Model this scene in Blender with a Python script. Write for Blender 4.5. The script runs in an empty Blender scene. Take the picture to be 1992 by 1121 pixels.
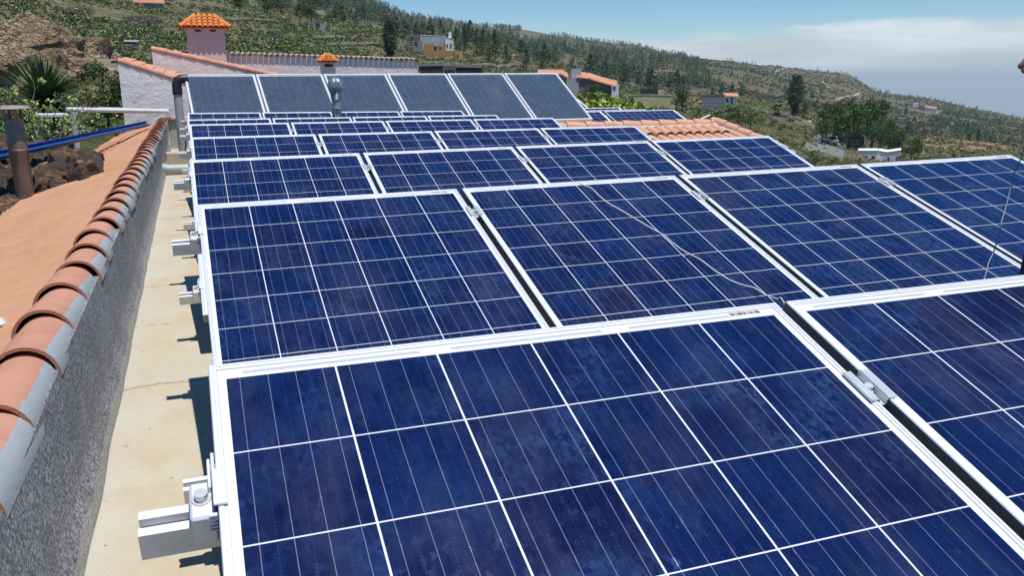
import bpy, math, random
import numpy as np
from mathutils import Vector, Matrix, noise
rad = math.radians
S = bpy.context.scene
COL = S.collection
random.seed(7)
rng = np.random.default_rng(11)

# ------------------------------------------------------------------ camera
FPX, PW, PH = 1648.55, 1992.0, 1121.0
YAW, PITCH, ROLL = -0.354226, 0.236692, -0.007591
cy_, sy_, cp_, sp_ = math.cos(YAW), math.sin(YAW), math.cos(PITCH), math.sin(PITCH)
CF = Vector((-sy_ * cp_, cy_ * cp_, -sp_))
_r = Vector((cy_, sy_, 0)); _u = _r.cross(CF)
CR = _r * math.cos(ROLL) + _u * math.sin(ROLL)
CU = _u * math.cos(ROLL) - _r * math.sin(ROLL)
cam = bpy.data.cameras.new('camera'); cam_o = bpy.data.objects.new('camera', cam); COL.objects.link(cam_o)
cam.sensor_width = 36; cam.lens = FPX / PW * 36; cam.clip_start = 0.05; cam.clip_end = 90000
cam_o.matrix_world = Matrix(((CR.x, CU.x, -CF.x, 0), (CR.y, CU.y, -CF.y, 0), (CR.z, CU.z, -CF.z, 0), (0, 0, 0, 1)))
S.camera = cam_o

# ------------------------------------------------------------------ world, sun, exposure
SUN = Vector((0.132, -0.26, 1.0)).normalized()          # towards the sun, from the shadows on the roof deck
w = bpy.data.worlds.new('World'); S.world = w; w.use_nodes = True
nt = w.node_tree; nt.nodes.clear()
def wn(t, **k):
    n = nt.nodes.new(t)
    for a, b in k.items(): setattr(n, a, b)
    return n
sky = wn('ShaderNodeTexSky', sky_type='NISHITA', sun_disc=False)
sky.sun_elevation = math.asin(SUN.z); sky.sun_rotation = math.atan2(SUN.x, SUN.y)
sky.altitude = 900; sky.air_density = 0.9; sky.dust_density = 0.05; sky.ozone_density = 2.0
tc = wn('ShaderNodeTexCoord')
mp = wn('ShaderNodeMapping'); mp.inputs['Scale'].default_value = (5.0, 5.0, 30.0)
nz = wn('ShaderNodeTexNoise'); nz.inputs['Scale'].default_value = 1.3; nz.inputs['Detail'].default_value = 7; nz.inputs['Roughness'].default_value = 0.55
sep = wn('ShaderNodeSeparateXYZ')
L = nt.links.new
L(tc.outputs['Generated'], mp.inputs['Vector']); L(mp.outputs['Vector'], nz.inputs['Vector']); L(tc.outputs['Generated'], sep.inputs['Vector'])
def wm(op, a, b=None, c=None, clamp=False):
    n = wn('ShaderNodeMath', operation=op, use_clamp=clamp)
    for i, x in enumerate((a, b, c)):
        if x is None: continue
        if isinstance(x, (int, float)): n.inputs[i].default_value = x
        else: L(x, n.inputs[i])
    return n.outputs[0]
# a low bank of cloud over the sea: its top sits near 3.3 degrees in the east and sinks to the north
azf = wm('MULTIPLY_ADD', sep.outputs['X'], 0.045, 0.026)           # top height grows eastward
top = wm('MULTIPLY_ADD', wm('SUBTRACT', nz.outputs['Fac'], 0.5), 0.062, azf)
d_ = wm('SUBTRACT', top, sep.outputs['Z'])
bank = wm('MULTIPLY', wm('MULTIPLY_ADD', d_, 85.0, 0.35, True), 0.92)
mp2 = wn('ShaderNodeMapping'); mp2.inputs['Scale'].default_value = (1.6, 1.6, 2.6)
nz2 = wn('ShaderNodeTexNoise'); nz2.inputs['Scale'].default_value = 1.9; nz2.inputs['Detail'].default_value = 8; nz2.inputs['Roughness'].default_value = 0.6
L(tc.outputs['Generated'], mp2.inputs['Vector']); L(mp2.outputs['Vector'], nz2.inputs['Vector'])
high = wm('MULTIPLY', wm('MULTIPLY_ADD', nz2.outputs['Fac'], 6.0, -3.75, True), wm('MULTIPLY_ADD', sep.outputs['Z'], 4.0, -0.9, True))
shade = wm('MULTIPLY_ADD', nz.outputs['Fac'], 1.3, 0.35)
cc = wn('ShaderNodeMix', data_type='RGBA'); cc.inputs['Factor'].default_value = 1
cc.blend_type = 'MULTIPLY'; cc.inputs['A'].default_value = (6.6, 7.1, 7.4, 1)
cmb = wn('ShaderNodeCombineColor'); [L(shade, cmb.inputs[i]) for i in range(3)]
L(cmb.outputs[0], cc.inputs['B'])
hs = wn('ShaderNodeHueSaturation'); hs.inputs['Saturation'].default_value = 1.45; L(sky.outputs[0], hs.inputs['Color'])
mx = wn('ShaderNodeMix', data_type='RGBA'); L(bank, mx.inputs['Factor']); L(hs.outputs[0], mx.inputs['A']); L(cc.outputs['Result'], mx.inputs['B'])
mx2 = wn('ShaderNodeMix', data_type='RGBA'); L(high, mx2.inputs['Factor']); L(mx.outputs['Result'], mx2.inputs['A']); mx2.inputs['B'].default_value = (11, 11.5, 12, 1)
bg = wn('ShaderNodeBackground'); bg.inputs['Strength'].default_value = 0.094
out = wn('ShaderNodeOutputWorld'); L(mx2.outputs['Result'], bg.inputs['Color']); L(bg.outputs[0], out.inputs['Surface'])

sl = bpy.data.lights.new('sun', 'SUN'); sl.energy = 4.2; sl.angle = rad(0.53); sl.color = (1.0, 0.965, 0.91)
so = bpy.data.objects.new('sun', sl); COL.objects.link(so)
so.rotation_euler = SUN.to_track_quat('Z', 'Y').to_euler()
S.view_settings.view_transform = 'Standard'; S.view_settings.look = 'None'
S.view_settings.exposure = 0.27; S.view_settings.gamma = 1.0
S.cycles.use_denoising = True
S.cycles.max_bounces = 6; S.cycles.volume_bounces = 0; S.cycles.transparent_max_bounces = 8
S.cycles.caustics_reflective = False; S.cycles.caustics_refractive = False
S.cycles.sample_clamp_indirect = 4.0

# ------------------------------------------------------------------ pixel <-> world helpers (photo pixels)
def ray(x, y): return CF + CR * ((x - PW / 2) / FPX) - CU * ((y - PH / 2) / FPX)
def at(x, y, Y): d = ray(x, y); return d * (Y / d.y)
def atz(x, y, z): d = ray(x, y); return d * (z / d.z)
def atr(x, y, r): d = ray(x, y); return d * (r / math.hypot(d.x, d.y))
def pix(P):
    z = P.dot(CF); return PW / 2 + FPX * P.dot(CR) / z, PH / 2 - FPX * P.dot(CU) / z

# ------------------------------------------------------------------ object helpers
def tag(o, label=None, cat=None, group=None, kind=None):
    if label: o['label'] = label
    if cat: o['category'] = cat
    if group: o['group'] = group
    if kind: o['kind'] = kind
    return o
def empty(name, mat=None, loc=None):
    o = bpy.data.objects.new(name, None); COL.objects.link(o); o.empty_display_size = 0.1
    if mat is not None: o.matrix_world = mat
    if loc is not None: o.location = loc
    return o
def copy_tree(o, parent=None):
    c = o.copy(); COL.objects.link(c)
    if parent is not None:
        c.parent = parent; c.matrix_parent_inverse = o.matrix_parent_inverse.copy()
    for ch in [k for k in o.children]: copy_tree(ch, c)
    return c

class MB:
    def __init__(s): s.v = []; s.f = []; s.mi = []; s.m = 0; s.uv = {}
    def add(s, vs, fs):
        b = len(s.v); s.v += [tuple(p) for p in vs]
        for f in fs: s.f.append(tuple(b + i for i in f)); s.mi.append(s.m)
        return s
    def box(s, c, d, M=None):
        x, y, z = (k / 2 for k in d)
        vs = [Vector((a * x, b * y, e * z)) for a, b, e in ((-1,-1,-1),(1,-1,-1),(1,1,-1),(-1,1,-1),(-1,-1,1),(1,-1,1),(1,1,1),(-1,1,1))]
        c = Vector(c)
        vs = [(M @ p if M else p) + c for p in vs]
        return s.add(vs, [(0,3,2,1),(4,5,6,7),(0,1,5,4),(1,2,6,5),(2,3,7,6),(3,0,4,7)])
    def bbox(s, c, d, b=0.002, M=None):
        """a box with small chamfers"""
        x, y, z = (k / 2 for k in d); c = Vector(c); b = min(b, x * .45, y * .45, z * .45)
        vs = []; idx = {}
        for sx in (-1, 1):
            for sy in (-1, 1):
                for sz in (-1, 1):
                    for k in range(3):
                        q = [sx * (x - b), sy * (y - b), sz * (z - b)]; q[k] = (sx * x, sy * y, sz * z)[k]
                        idx[sx, sy, sz, k] = len(vs); q = Vector(q); vs.append((M @ q if M else q) + c)
        I = idx; fs = []
        for k in range(3):
            o = [a for a in range(3) if a != k]
            for sg in (-1, 1):
                ring = []
                for a, e in ((-1,-1),(1,-1),(1,1),(-1,1)):
                    t = [0,0,0]; t[k] = sg; t[o[0]] = a; t[o[1]] = e; ring.append(I[(*t, k)])
                fs.append(tuple(ring))
            for a in (-1, 1):
                for e in (-1, 1):
                    t0 = [0,0,0]; t1 = [0,0,0]; t0[k] = -1; t1[k] = 1
                    for t in (t0, t1): t[o[0]] = a; t[o[1]] = e
                    fs.append((I[(*t0, o[0])], I[(*t1, o[0])], I[(*t1, o[1])], I[(*t0, o[1])]))
        for sx in (-1, 1):
            for sy in (-1, 1):
                for sz in (-1, 1): fs.append(tuple(I[sx, sy, sz, k] for k in range(3)))
        return s.add(vs, fs)
    def hexa(s, P): return s.add(P, [(0,3,2,1),(4,5,6,7),(0,1,5,4),(1,2,6,5),(2,3,7,6),(3,0,4,7)])
    def slab(s, quad, n, t):
        n = Vector(n); q = [Vector(p) for p in quad]
        return s.hexa([p - n * t for p in q] + q)
    def prism(s, poly, ext):
        n = len(poly); e = Vector(ext); A = [Vector(p) for p in poly]
        return s.add(A + [p + e for p in A], [tuple(range(n))[::-1], tuple(range(n, 2 * n))] + [(i, (i + 1) % n, n + (i + 1) % n, n + i) for i in range(n)])
    def tube(s, path, r, n=10, caps=True):
        path = [Vector(p) for p in path]; m = len(path); rr = r if isinstance(r, (list, tuple)) else [r] * m
        rings = []; up = None
        for i, p in enumerate(path):
            t = (path[min(i + 1, m - 1)] - path[max(i - 1, 0)]).normalized()
            if up is None: up = Vector((0, 0, 1)) if abs(t.z) < .9 else Vector((1, 0, 0))
            a = (up - t * up.dot(t)).normalized(); b = t.cross(a); up = a
            rings.append([p + (a * math.cos(k * 2 * math.pi / n) + b * math.sin(k * 2 * math.pi / n)) * rr[i] for k in range(n)])
        vs = [q for R in rings for q in R]; fs = []
        for i in range(m - 1):
            for k in range(n): fs.append((i * n + k, i * n + (k + 1) % n, (i + 1) * n + (k + 1) % n, (i + 1) * n + k))
        if caps: fs += [tuple(range(n))[::-1], tuple(range((m - 1) * n, m * n))]
        return s.add(vs, fs)
    def grid(s, P):
        """P[i][j] points"""
        a, b = len(P), len(P[0])
        return s.add([q for R in P for q in R], [(i*b+j, i*b+j+1, (i+1)*b+j+1, (i+1)*b+j) for i in range(a-1) for j in range(b-1)])
    def barrel(s, a, b, r0, r1, up, th=0.012, n=10, arc=math.pi):
        """a clay half barrel from a (radius r0) to b (radius r1), hollow side down"""
        a, b = Vector(a), Vector(b); t = (b - a).normalized(); up = Vector(up); up = (up - t * up.dot(t)).normalized(); sd = t.cross(up)
        P = []
        for c, r in ((a, r0), (b, r1)):
            for q in (r, r - th):
                P.append([c + (sd * math.cos(math.pi/2 + arc * (k / n - .5)) + up * math.sin(math.pi/2 + arc * (k / n - .5))) * q for k in range(n + 1)])
        vs = [q for R in P for q in R]; N = n + 1; fs = []
        for k in range(n):
            fs += [(k, k+1, 2*N+k+1, 2*N+k), (N+k+1, N+k, 3*N+k, 3*N+k+1), (k+1, k, N+k, N+k+1), (2*N+k, 2*N+k+1, 3*N+k+1, 3*N+k)]
        fs += [(0, 2*N, 3*N, N), (n, N+n, 3*N+n, 2*N+n)]
        return s.add(vs, fs)
    def build(s, name, mats, parent=None, smooth=False, mat=None, angle=40):
        me = bpy.data.meshes.new(name); me.from_pydata(s.v, [], s.f)
        mats = mats if isinstance(mats, (list, tuple)) else [mats]
        for m in mats: me.materials.append(m)
        if len(mats) > 1: me.polygons.foreach_set('material_index', s.mi)
        me.update()
        if smooth:
            me.polygons.foreach_set('use_smooth', [True] * len(s.f)); me.set_sharp_from_angle(angle=rad(angle))
        o = bpy.data.objects.new(name, me); COL.objects.link(o)
        if parent is not None: o.parent = parent
        if mat is not None: o.matrix_world = mat
        return o
def np_mesh(name, V, Q, mat, tint=None, parent=None, tri=False):
    """fast mesh from arrays: V (n,3), Q (m,4)"""
    k = Q.shape[1]; me = bpy.data.meshes.new(name); n, m = len(V), len(Q)
    me.vertices.add(n); me.vertices.foreach_set('co', np.ascontiguousarray(V, np.float32).ravel())
    me.loops.add(m * k); me.loops.foreach_set('vertex_index', np.ascontiguousarray(Q, np.int32).ravel())
    me.polygons.add(m); me.polygons.foreach_set('loop_start', np.arange(0, m * k, k, dtype=np.int32))
    if tint is not None:
        a = me.color_attributes.new('tint', 'FLOAT_COLOR', 'POINT'); t = np.ones((n, 4), np.float32); t[:, :3] = tint
        a.data.foreach_set('color', t.ravel())
    me.update(calc_edges=True); me.materials.append(mat)
    o = bpy.data.objects.new(name, me); COL.objects.link(o)
    if parent is not None: o.parent = parent
    return o

# ------------------------------------------------------------------ materials
class Mat:
    def __init__(s, name):
        s.m = bpy.data.materials.new(name); s.m.use_nodes = True; s.t = s.m.node_tree; s.t.nodes.clear()
        s.o = s.n('ShaderNodeOutputMaterial'); s.b = s.n('ShaderNodeBsdfPrincipled'); s.l(s.b.outputs[0], s.o.inputs['Surface'])
    def n(s, t, **k):
        n = s.t.nodes.new(t)
        for a, b in k.items(): setattr(n, a, b)
        return n
    def l(s, a, b): s.t.links.new(a, b)
    def put(s, inp, x):
        if hasattr(x, 'links'): s.l(x, inp)
        elif isinstance(x, (tuple, list)) and len(x) == 3 and inp.type == 'RGBA': inp.default_value = (*x, 1)
        else: inp.default_value = x
    def set(s, **k):
        for a, b in k.items(): s.put(s.b.inputs[a.replace('_', ' ')], b)
        return s
    def math(s, op, a, b=0.0, c=0.0, clamp=False):
        n = s.n('ShaderNodeMath', operation=op, use_clamp=clamp)
        for i, x in enumerate((a, b, c)): s.put(n.inputs[i], x)
        return n.outputs[0]
    def mix(s, f, a, b, blend='MIX'):
        n = s.n('ShaderNodeMix', data_type='RGBA', blend_type=blend)
        s.put(n.inputs['Factor'], f); s.put(n.inputs['A'], a); s.put(n.inputs['B'], b); return n.outputs['Result']
    def co(s, kind='Object'): return s.n('ShaderNodeTexCoord').outputs[kind]
    def noise(s, scale, detail=5, rough=.55, vec=None, out='Fac', dist=0):
        n = s.n('ShaderNodeTexNoise'); n.inputs['Scale'].default_value = scale; n.inputs['Detail'].default_value = detail
        n.inputs['Roughness'].default_value = rough; n.inputs['Distortion'].default_value = dist
        s.l(vec if vec is not None else s.co(), n.inputs['Vector']); return n.outputs[out]
    def vor(s, scale, vec=None, feature='F1', out='Distance', rnd=1):
        n = s.n('ShaderNodeTexVoronoi', feature=feature); n.inputs['Scale'].default_value = scale
        if 'Randomness' in n.inputs: n.inputs['Randomness'].default_value = rnd
        s.l(vec if vec is not None else s.co(), n.inputs['Vector']); return n.outputs[out]
    def ypos(s, P): n = s.n('ShaderNodeSeparateXYZ'); s.l(P, n.inputs[0]); return n.outputs[1]
    def ramp(s, f, a, b): return s.math('DIVIDE', s.math('SUBTRACT', f, a), b - a, clamp=True)
    def bump(s, h, strength=.3, dist=.01):
        n = s.n('ShaderNodeBump'); n.inputs['Strength'].default_value = strength; n.inputs['Distance'].default_value = dist
        s.put(n.inputs['Height'], h); s.l(n.outputs[0], s.b.inputs['Normal']); return n.outputs[0]
    def scale(s, v, sc):
        n = s.n('ShaderNodeMapping'); n.inputs['Scale'].default_value = sc; s.l(v, n.inputs['Vector']); return n.outputs[0]
def simple(name, c, rough=.6, var=.25, scale=8, metal=0.0, bump=0.0, bscale=60, world=False):
    m = Mat(name); v = m.co()
    if world: v = m.n('ShaderNodeNewGeometry').outputs['Position']
    f = m.noise(scale, 6, .6, v); k = m.ramp(f, .3, .7)
    lo = tuple(x * (1 - var) for x in c); hi = tuple(min(1, x * (1 + var)) for x in c)
    m.set(Base_Color=m.mix(k, lo, hi), Roughness=rough, Metallic=metal)
    if bump: m.bump(m.noise(bscale, 4, .6, v), bump, .02)
    return m.m
M = {}
M['frame'] = simple('white_anodised_frame', (.83, .84, .84), .46, .04, 30, .55)
M['fside_shade'] = simple('frame_side_painted_shade', (.20, .21, .215), .5, .08, 20, .3)  # anodised sides coloured dark: shade of the panel gaps put into the colour
M['back'] = simple('panel_backsheet', (.7, .7, .68), .6, .05)
M['alu'] = simple('bare_aluminium', (.84, .84, .83), .36, .06, 40, .35)
M['alu_w'] = simple('matt_aluminium', (.78, .78, .77), .45, .08, 30, .25)
M['steel'] = simple('zinc_steel', (.66, .69, .71), .38, .12, 50, .5)
M['dark'] = simple('dark_hollow', (.02, .02, .02), .8, .1)
def cell_mat(cols, rows, name):
    """blue polycrystalline cells with silver busbars under glass; uv is in metres from the top left corner"""
    m = Mat(name); uv = m.n('ShaderNodeUVMap').outputs[0]; sp = m.n('ShaderNodeSeparateXYZ'); m.l(uv, sp.inputs[0])
    u, v = sp.outputs[0], sp.outputs[1]
    cu = m.math('DIVIDE', m.math('SUBTRACT', u, .022), .158); cv = m.math('DIVIDE', m.math('SUBTRACT', v, .032), .1585)
    fu = m.math('FRACT', cu); fv = m.math('FRACT', cv)
    eu = m.math('MINIMUM', fu, m.math('SUBTRACT', 1, fu)); ev = m.math('MINIMUM', fv, m.math('SUBTRACT', 1, fv))
    gap = m.math('MAXIMUM', m.math('LESS_THAN', eu, .0092), m.math('LESS_THAN', ev, .0070))
    marg = m.math('MAXIMUM', m.math('MAXIMUM', m.math('LESS_THAN', cu, 0.0), m.math('GREATER_THAN', cu, float(cols))),
                  m.math('MAXIMUM', m.math('LESS_THAN', cv, 0.0), m.math('GREATER_THAN', cv, float(rows))))
    white = m.math('MAXIMUM', gap, marg)
    f4 = m.math('FRACT', m.math('MULTIPLY', fu, 4)); bb = m.math('LESS_THAN', m.math('ABSOLUTE', m.math('SUBTRACT', f4, .5)), .0125)
    dot = m.math('MULTIPLY', m.math('LESS_THAN', m.math('MINIMUM', f4, m.math('SUBTRACT', 1, f4)), .011), m.math('LESS_THAN', m.math('FRACT', m.math('MULTIPLY', fv, 26)), .42))
    dot = m.math('MULTIPLY', dot, m.math('GREATER_THAN', eu, .05))
    oi = m.n('ShaderNodeObjectInfo').outputs['Random']
    # crystal grains
    base = m.n('ShaderNodeCombineXYZ'); m.l(u, base.inputs[0]); m.l(v, base.inputs[1]); m.l(m.math('MULTIPLY', oi, 37.0), base.inputs[2])
    cellid = m.n('ShaderNodeCombineXYZ'); m.l(m.math('FLOOR', cu), cellid.inputs[0]); m.l(m.math('FLOOR', cv), cellid.inputs[1]); m.l(m.math('MULTIPLY', oi, 91.0), cellid.inputs[2])
    wnz = m.n('ShaderNodeTexWhiteNoise'); m.l(cellid.outputs[0], wnz.inputs['Vector']); cr = wnz.outputs['Value']; crc = wnz.outputs['Color']
    off = m.n('ShaderNodeVectorMath', operation='MULTIPLY_ADD'); m.l(crc, off.inputs[0]); off.inputs[1].default_value = (3, 3, 3); m.l(base.outputs[0], off.inputs[2])
    dis = m.noise(60, 4, .65, off.outputs[0], 'Color'); dv = m.n('ShaderNodeVectorMath', operation='MULTIPLY_ADD')
    m.l(dis, dv.inputs[0]); dv.inputs[1].default_value = (.034, .040, 0); m.l(off.outputs[0], dv.inputs[2])
    g1 = m.vor(140, m.scale(dv.outputs[0], (1.0, .60, 1)), out='Color'); gs = m.n('ShaderNodeSeparateColor'); m.l(g1, gs.inputs[0])
    big = m.noise(5, 3, .6, off.outputs[0])
    c1 = m.mix(gs.outputs[0], (.0032, .0082, .048), (.0062, .0170, .090))
    c1 = m.mix(m.ramp(cr, .55, 1.0), c1, (.0085, .009, .042))
    c1 = m.mix(m.math('MULTIPLY', m.ramp(big, .35, .75), .35), c1, (.010, .034, .135))
    pale = m.math('MULTIPLY', m.math('MULTIPLY', m.ramp(m.noise(6.5, 4, .6, off.outputs[0]), .44, .62), m.ramp(gs.outputs[1], .15, .95)), m.ramp(cr, -.2, .7))
    c1 = m.mix(m.math('MULTIPLY', pale, .55), c1, (.050, .100, .245))
    col = m.mix(dot, c1, (.045, .06, .16)); col = m.mix(bb, col, (.20, .22, .33)); col = m.mix(white, col, (.66, .68, .70))
    # ribbon ends in the top margin
    rb = m.math('MULTIPLY', m.math('LESS_THAN', m.math('ABSOLUTE', m.math('SUBTRACT', v, .022)), .0032), m.math('LESS_THAN', m.math('ABSOLUTE', m.math('SUBTRACT', m.math('FRACT', m.math('MULTIPLY', cu, .5)), .5)), .42))
    col = m.mix(rb, col, (.42, .44, .45))
    # dust and old rain marks on the glass
    dust = m.math('MULTIPLY', m.ramp(m.noise(4, 8, .72, m.scale(base.outputs[0], (2.2, .6, 1))), .46, .85), .085)
    col = m.mix(dust, col, (.5, .48, .44))
    geo = m.n('ShaderNodeNewGeometry').outputs['Normal']
    nv = m.n('ShaderNodeVectorMath', operation='SUBTRACT'); m.l(g1, nv.inputs[0]); nv.inputs[1].default_value = (.5, .5, .5)
    na = m.n('ShaderNodeVectorMath', operation='MULTIPLY_ADD'); m.l(nv.outputs[0], na.inputs[0]); na.inputs[1].default_value = (.27, .27, .12); m.l(geo, na.inputs[2])
    nn = m.n('ShaderNodeVectorMath', operation='NORMALIZE'); m.l(na.outputs[0], nn.inputs[0])
    nm = m.n('ShaderNodeMix', data_type='VECTOR'); m.l(white, nm.inputs['Factor']); m.l(nn.outputs[0], nm.inputs[4]); m.l(geo, nm.inputs[5])
    m.l(nm.outputs[1], m.b.inputs['Normal'])
    m.set(Base_Color=col, Roughness=m.mix(white, (.30,) * 3, (.6,) * 3), Metallic=m.math('MULTIPLY', m.math('SUBTRACT', 1, white), .35)); m.b.inputs['Specular IOR Level'].default_value = .22; m.b.inputs['Specular Tint'].default_value = (.35, .5, 1, 1)
    m.b.inputs['Coat Weight'].default_value = .62; m.b.inputs['Coat Roughness'].default_value = .06; m.b.inputs['Coat IOR'].default_value = 1.35
    m.l(geo, m.b.inputs['Coat Normal'])
    return m.m
M['cells'] = cell_mat(6, 10, 'solar_cells_portrait'); M['cells_l'] = cell_mat(10, 6, 'solar_cells_landscape')

# ------------------------------------------------------------------ the rows of solar panels
TILT = rad(19.118)
ROWS = [(-0.009, 1.263, -0.398), (-0.008, 3.301, -0.422), (-0.032, 5.32, -0.418), (-0.022, 7.389, -0.4), (-0.028, 9.399, -0.378), (-0.047, 11.365, -0.398), (-0.042, 13.028, -0.366)]
RE = [rad(a) for a in (0.0455, 0.5607, 0.4312, -0.0151, -0.2034, -0.2805, -0.5386)]
RH = [rad(a) for a in (-0.4181, 0.1326, -0.0118, 0.1566, 0.1499, 0.0435, -0.0532)]
RT = [rad(a) for a in (.392, -.392, 0, 0, 0, 0, 0)]
GAP = 0.0236; PWID, PLEN = 0.992, 1.65; DECK = -1.147
def frame_of(o, e, h, t):
    ex = Vector((math.cos(e) * math.cos(h), math.sin(h), math.sin(e))).normalized()
    sv = Vector((0, -math.cos(t), -math.sin(t))); sv = (sv - ex * sv.dot(ex)).normalized(); ey = -sv; ez = ex.cross(ey)
    return Matrix(((ex.x, ey.x, ez.x, o[0]), (ex.y, ey.y, ez.y, o[1]), (ex.z, ey.z, ez.z, o[2]), (0, 0, 0, 1)))
RM = [frame_of(ROWS[i], RE[i], RH[i], TILT + RT[i]) for i in range(7)]
def make_panel(W_, L_, mat, name='solar_module', barcode=True):
    root = empty(name)
    b = MB(); loops = []
    for ins, z in ((0, -.040), (0, -.0016), (.0014, 0), (.0062, 0), (.0070, -.0013), (.0112, -.0013), (.0112, -.009)):
        loops.append([(ins, -L_ + ins, z), (W_ - ins, -L_ + ins, z), (W_ - ins, -ins, z), (ins, -ins, z)])
    for z, ins in ((-.040, .028),): loops.insert(0, [(ins, -L_ + ins, z), (W_ - ins, -L_ + ins, z), (W_ - ins, -ins, z), (ins, -ins, z)])
    vs = [p for q in loops for p in q]; fs = []
    for i in range(len(loops) - 1):
        for k in range(4): fs.append((i*4+k, i*4+(k+1) % 4, (i+1)*4+(k+1) % 4, (i+1)*4+k))
    b.add(vs, fs); b.mi = [0 if k > 7 else 1 for k in range(len(fs))]; b.build('frame', [M['frame'], M['fside_shade']], root)
    g = MB(); e = .0115; g.box((W_/2, -L_/2, -.0062), (W_ - 2*e, L_ - 2*e, .005)); go = g.build('glass_sheet', [mat], root)
    uvl = go.data.uv_layers.new(name='UVMap')
    for lp in go.data.loops:
        c = go.data.vertices[lp.vertex_index].co; uvl.data[lp.index].uv = (c.x, -c.y)
    if barcode:
        s = MB(); s.box((W_ - .078, -.021, -.0033), (.072, .012, .0008)); so_ = s.build('barcode_label', M['label'], root)
        k = MB(); x = W_ - .110; rr = random.Random(3)
        while x < W_ - .046:
            wd = rr.choice((.0012, .002, .0032)); k.box((x + wd/2, -.0195, -.0027), (wd, .0085, .0005)); x += wd + rr.choice((.0014, .002, .0026))
        k.build('bars', M['dark'], so_)
    return root
M['label'] = simple('paper_label', (.72, .72, .70), .6, .04)
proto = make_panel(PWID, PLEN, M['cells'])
POS = ('leftmost', 'second from left', 'third from left', 'rightmost')
RNAME = ('nearest row', 'second row from the front', 'third row from the front', 'fourth row from the front', 'fifth row from the front', 'sixth row from the front', 'last row')
first = True
for r in range(7):
    for n in range(4):
        if r == 0 and n == 3: pass
        o = proto if first else copy_tree(proto); first = False
        o.matrix_world = RM[r] @ Matrix.Translation((n * (PWID + GAP), 0, 0))
        tag(o, f'blue white-framed solar panel, {POS[n]} in the {RNAME[r]}', 'solar panel', 'solar panels in rows on the flat roof')

# rails with their clamps; each row rests on two
def bolt_mb(c, s=1.0):
    b = MB(); x, y, z = c
    b.tube([(x, y, z), (x, y, z + .002*s)], .0105*s, 14); b.tube([(x, y, z + .002*s), (x, y, z + .0105*s)], .0072*s, 14)
    return b
def make_rail(v, lower):
    root = empty('mounting_rail'); zt = -.0405; x0, x1 = -.094, 4.14
    b = MB(); hw = .020
    prof = [(-hw, zt), (-.007, zt), (-.007, zt - .012), (-.0125, zt - .012), (-.0125, zt - .02), (.0125, zt - .02), (.0125, zt - .012), (.007, zt - .012), (.007, zt), (hw, zt), (hw, zt - .042), (-hw, zt - .042)]
    b.prism([(x0, -v + y, z) for y, z in prof], (x1 - x0, 0, 0)); b.build('channel', M['alu_w'], root)
    for xc, sg in ((-.001, -1), (4 * PWID + 3 * GAP + .001, 1)):
        c = MB(); c.bbox((xc + sg*.0165, -v, -.0175 - .021), (.031, .062, .046), .003)
        c.bbox((xc - sg*.0045, -v, .0026), (.017, .062, .0036), .0012)
        c.bbox((xc + sg*.0022, -v + .036, -.014), (.0042, .052, .034), .001); c.bbox((xc + sg*.0075, -v + .036, -.020), (.004, .052, .026), .001)
        for k in range(5): c.bbox((xc + sg*.0055, -v - .034 - .0001*k, -.010 - .0062*k), (.010, .006, .003), .001)
        co_ = c.build('end_clamp', M['alu'], root)
        bolt_mb((xc + sg*.018, -v, -.0155), 1.1).build('bolt', M['steel'], co_, True)
    for k in range(3):
        xc = (k + 1) * PWID + (k + .5) * GAP
        c = MB(); c.bbox((xc, -v, -.011), (GAP - .003, .074, .003), .001)
        for sg in (-1, 1):
            c.bbox((xc + sg*(GAP/2 + .0055), -v, .0019), (.0165, .074, .0034), .0012)
            c.bbox((xc + sg*(GAP/2 - .003), -v, -.005), (.0028, .074, .011), .0008)
        co_ = c.build('mid_clamp', M['steel'], root)
        bolt_mb((xc, -v, -.0095), 1.0).build('bolt', M['steel'], co_, True)
    return root
def legs(root, mat, v):
    inv = mat.inverted()
    for x in (.5, 2.02, 3.55):
        P = mat @ Vector((x, -v, -.0825)); b = MB()
        b.box(((P.x), P.y, (P.z + DECK) / 2 + .004), (.04, .04, P.z - DECK - .008)); b.box((P.x, P.y, DECK + .006), (.12, .16, .012))
        o = b.build('support_leg', M['alu_w'], root); o.matrix_parent_inverse = Matrix.Identity(4); o.matrix_local = inv
for lower, v in ((False, .252), (True, 1.405)):
    pr = make_rail(v, lower)
    for r in range(7):
        o = pr if r == 0 else copy_tree(pr)
        for ch in list(o.children):
            if ch.name.startswith('support_leg'): bpy.data.objects.remove(ch)
        o.matrix_world = RM[r] @ Matrix.Translation((0, 0 if lower or r == 0 else .047, 0))
        tag(o, f'aluminium rail with bolted clamps under the {"lower" if lower else "upper"} part of the {RNAME[r]}', 'mounting rail', 'aluminium rails carrying the solar panels')
for o in [k for k in COL.objects if k.name.startswith('mounting_rail')]:
    legs(o, o.matrix_world.copy(), 1.405 if 'lower' in o['label'] else .252)

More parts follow.
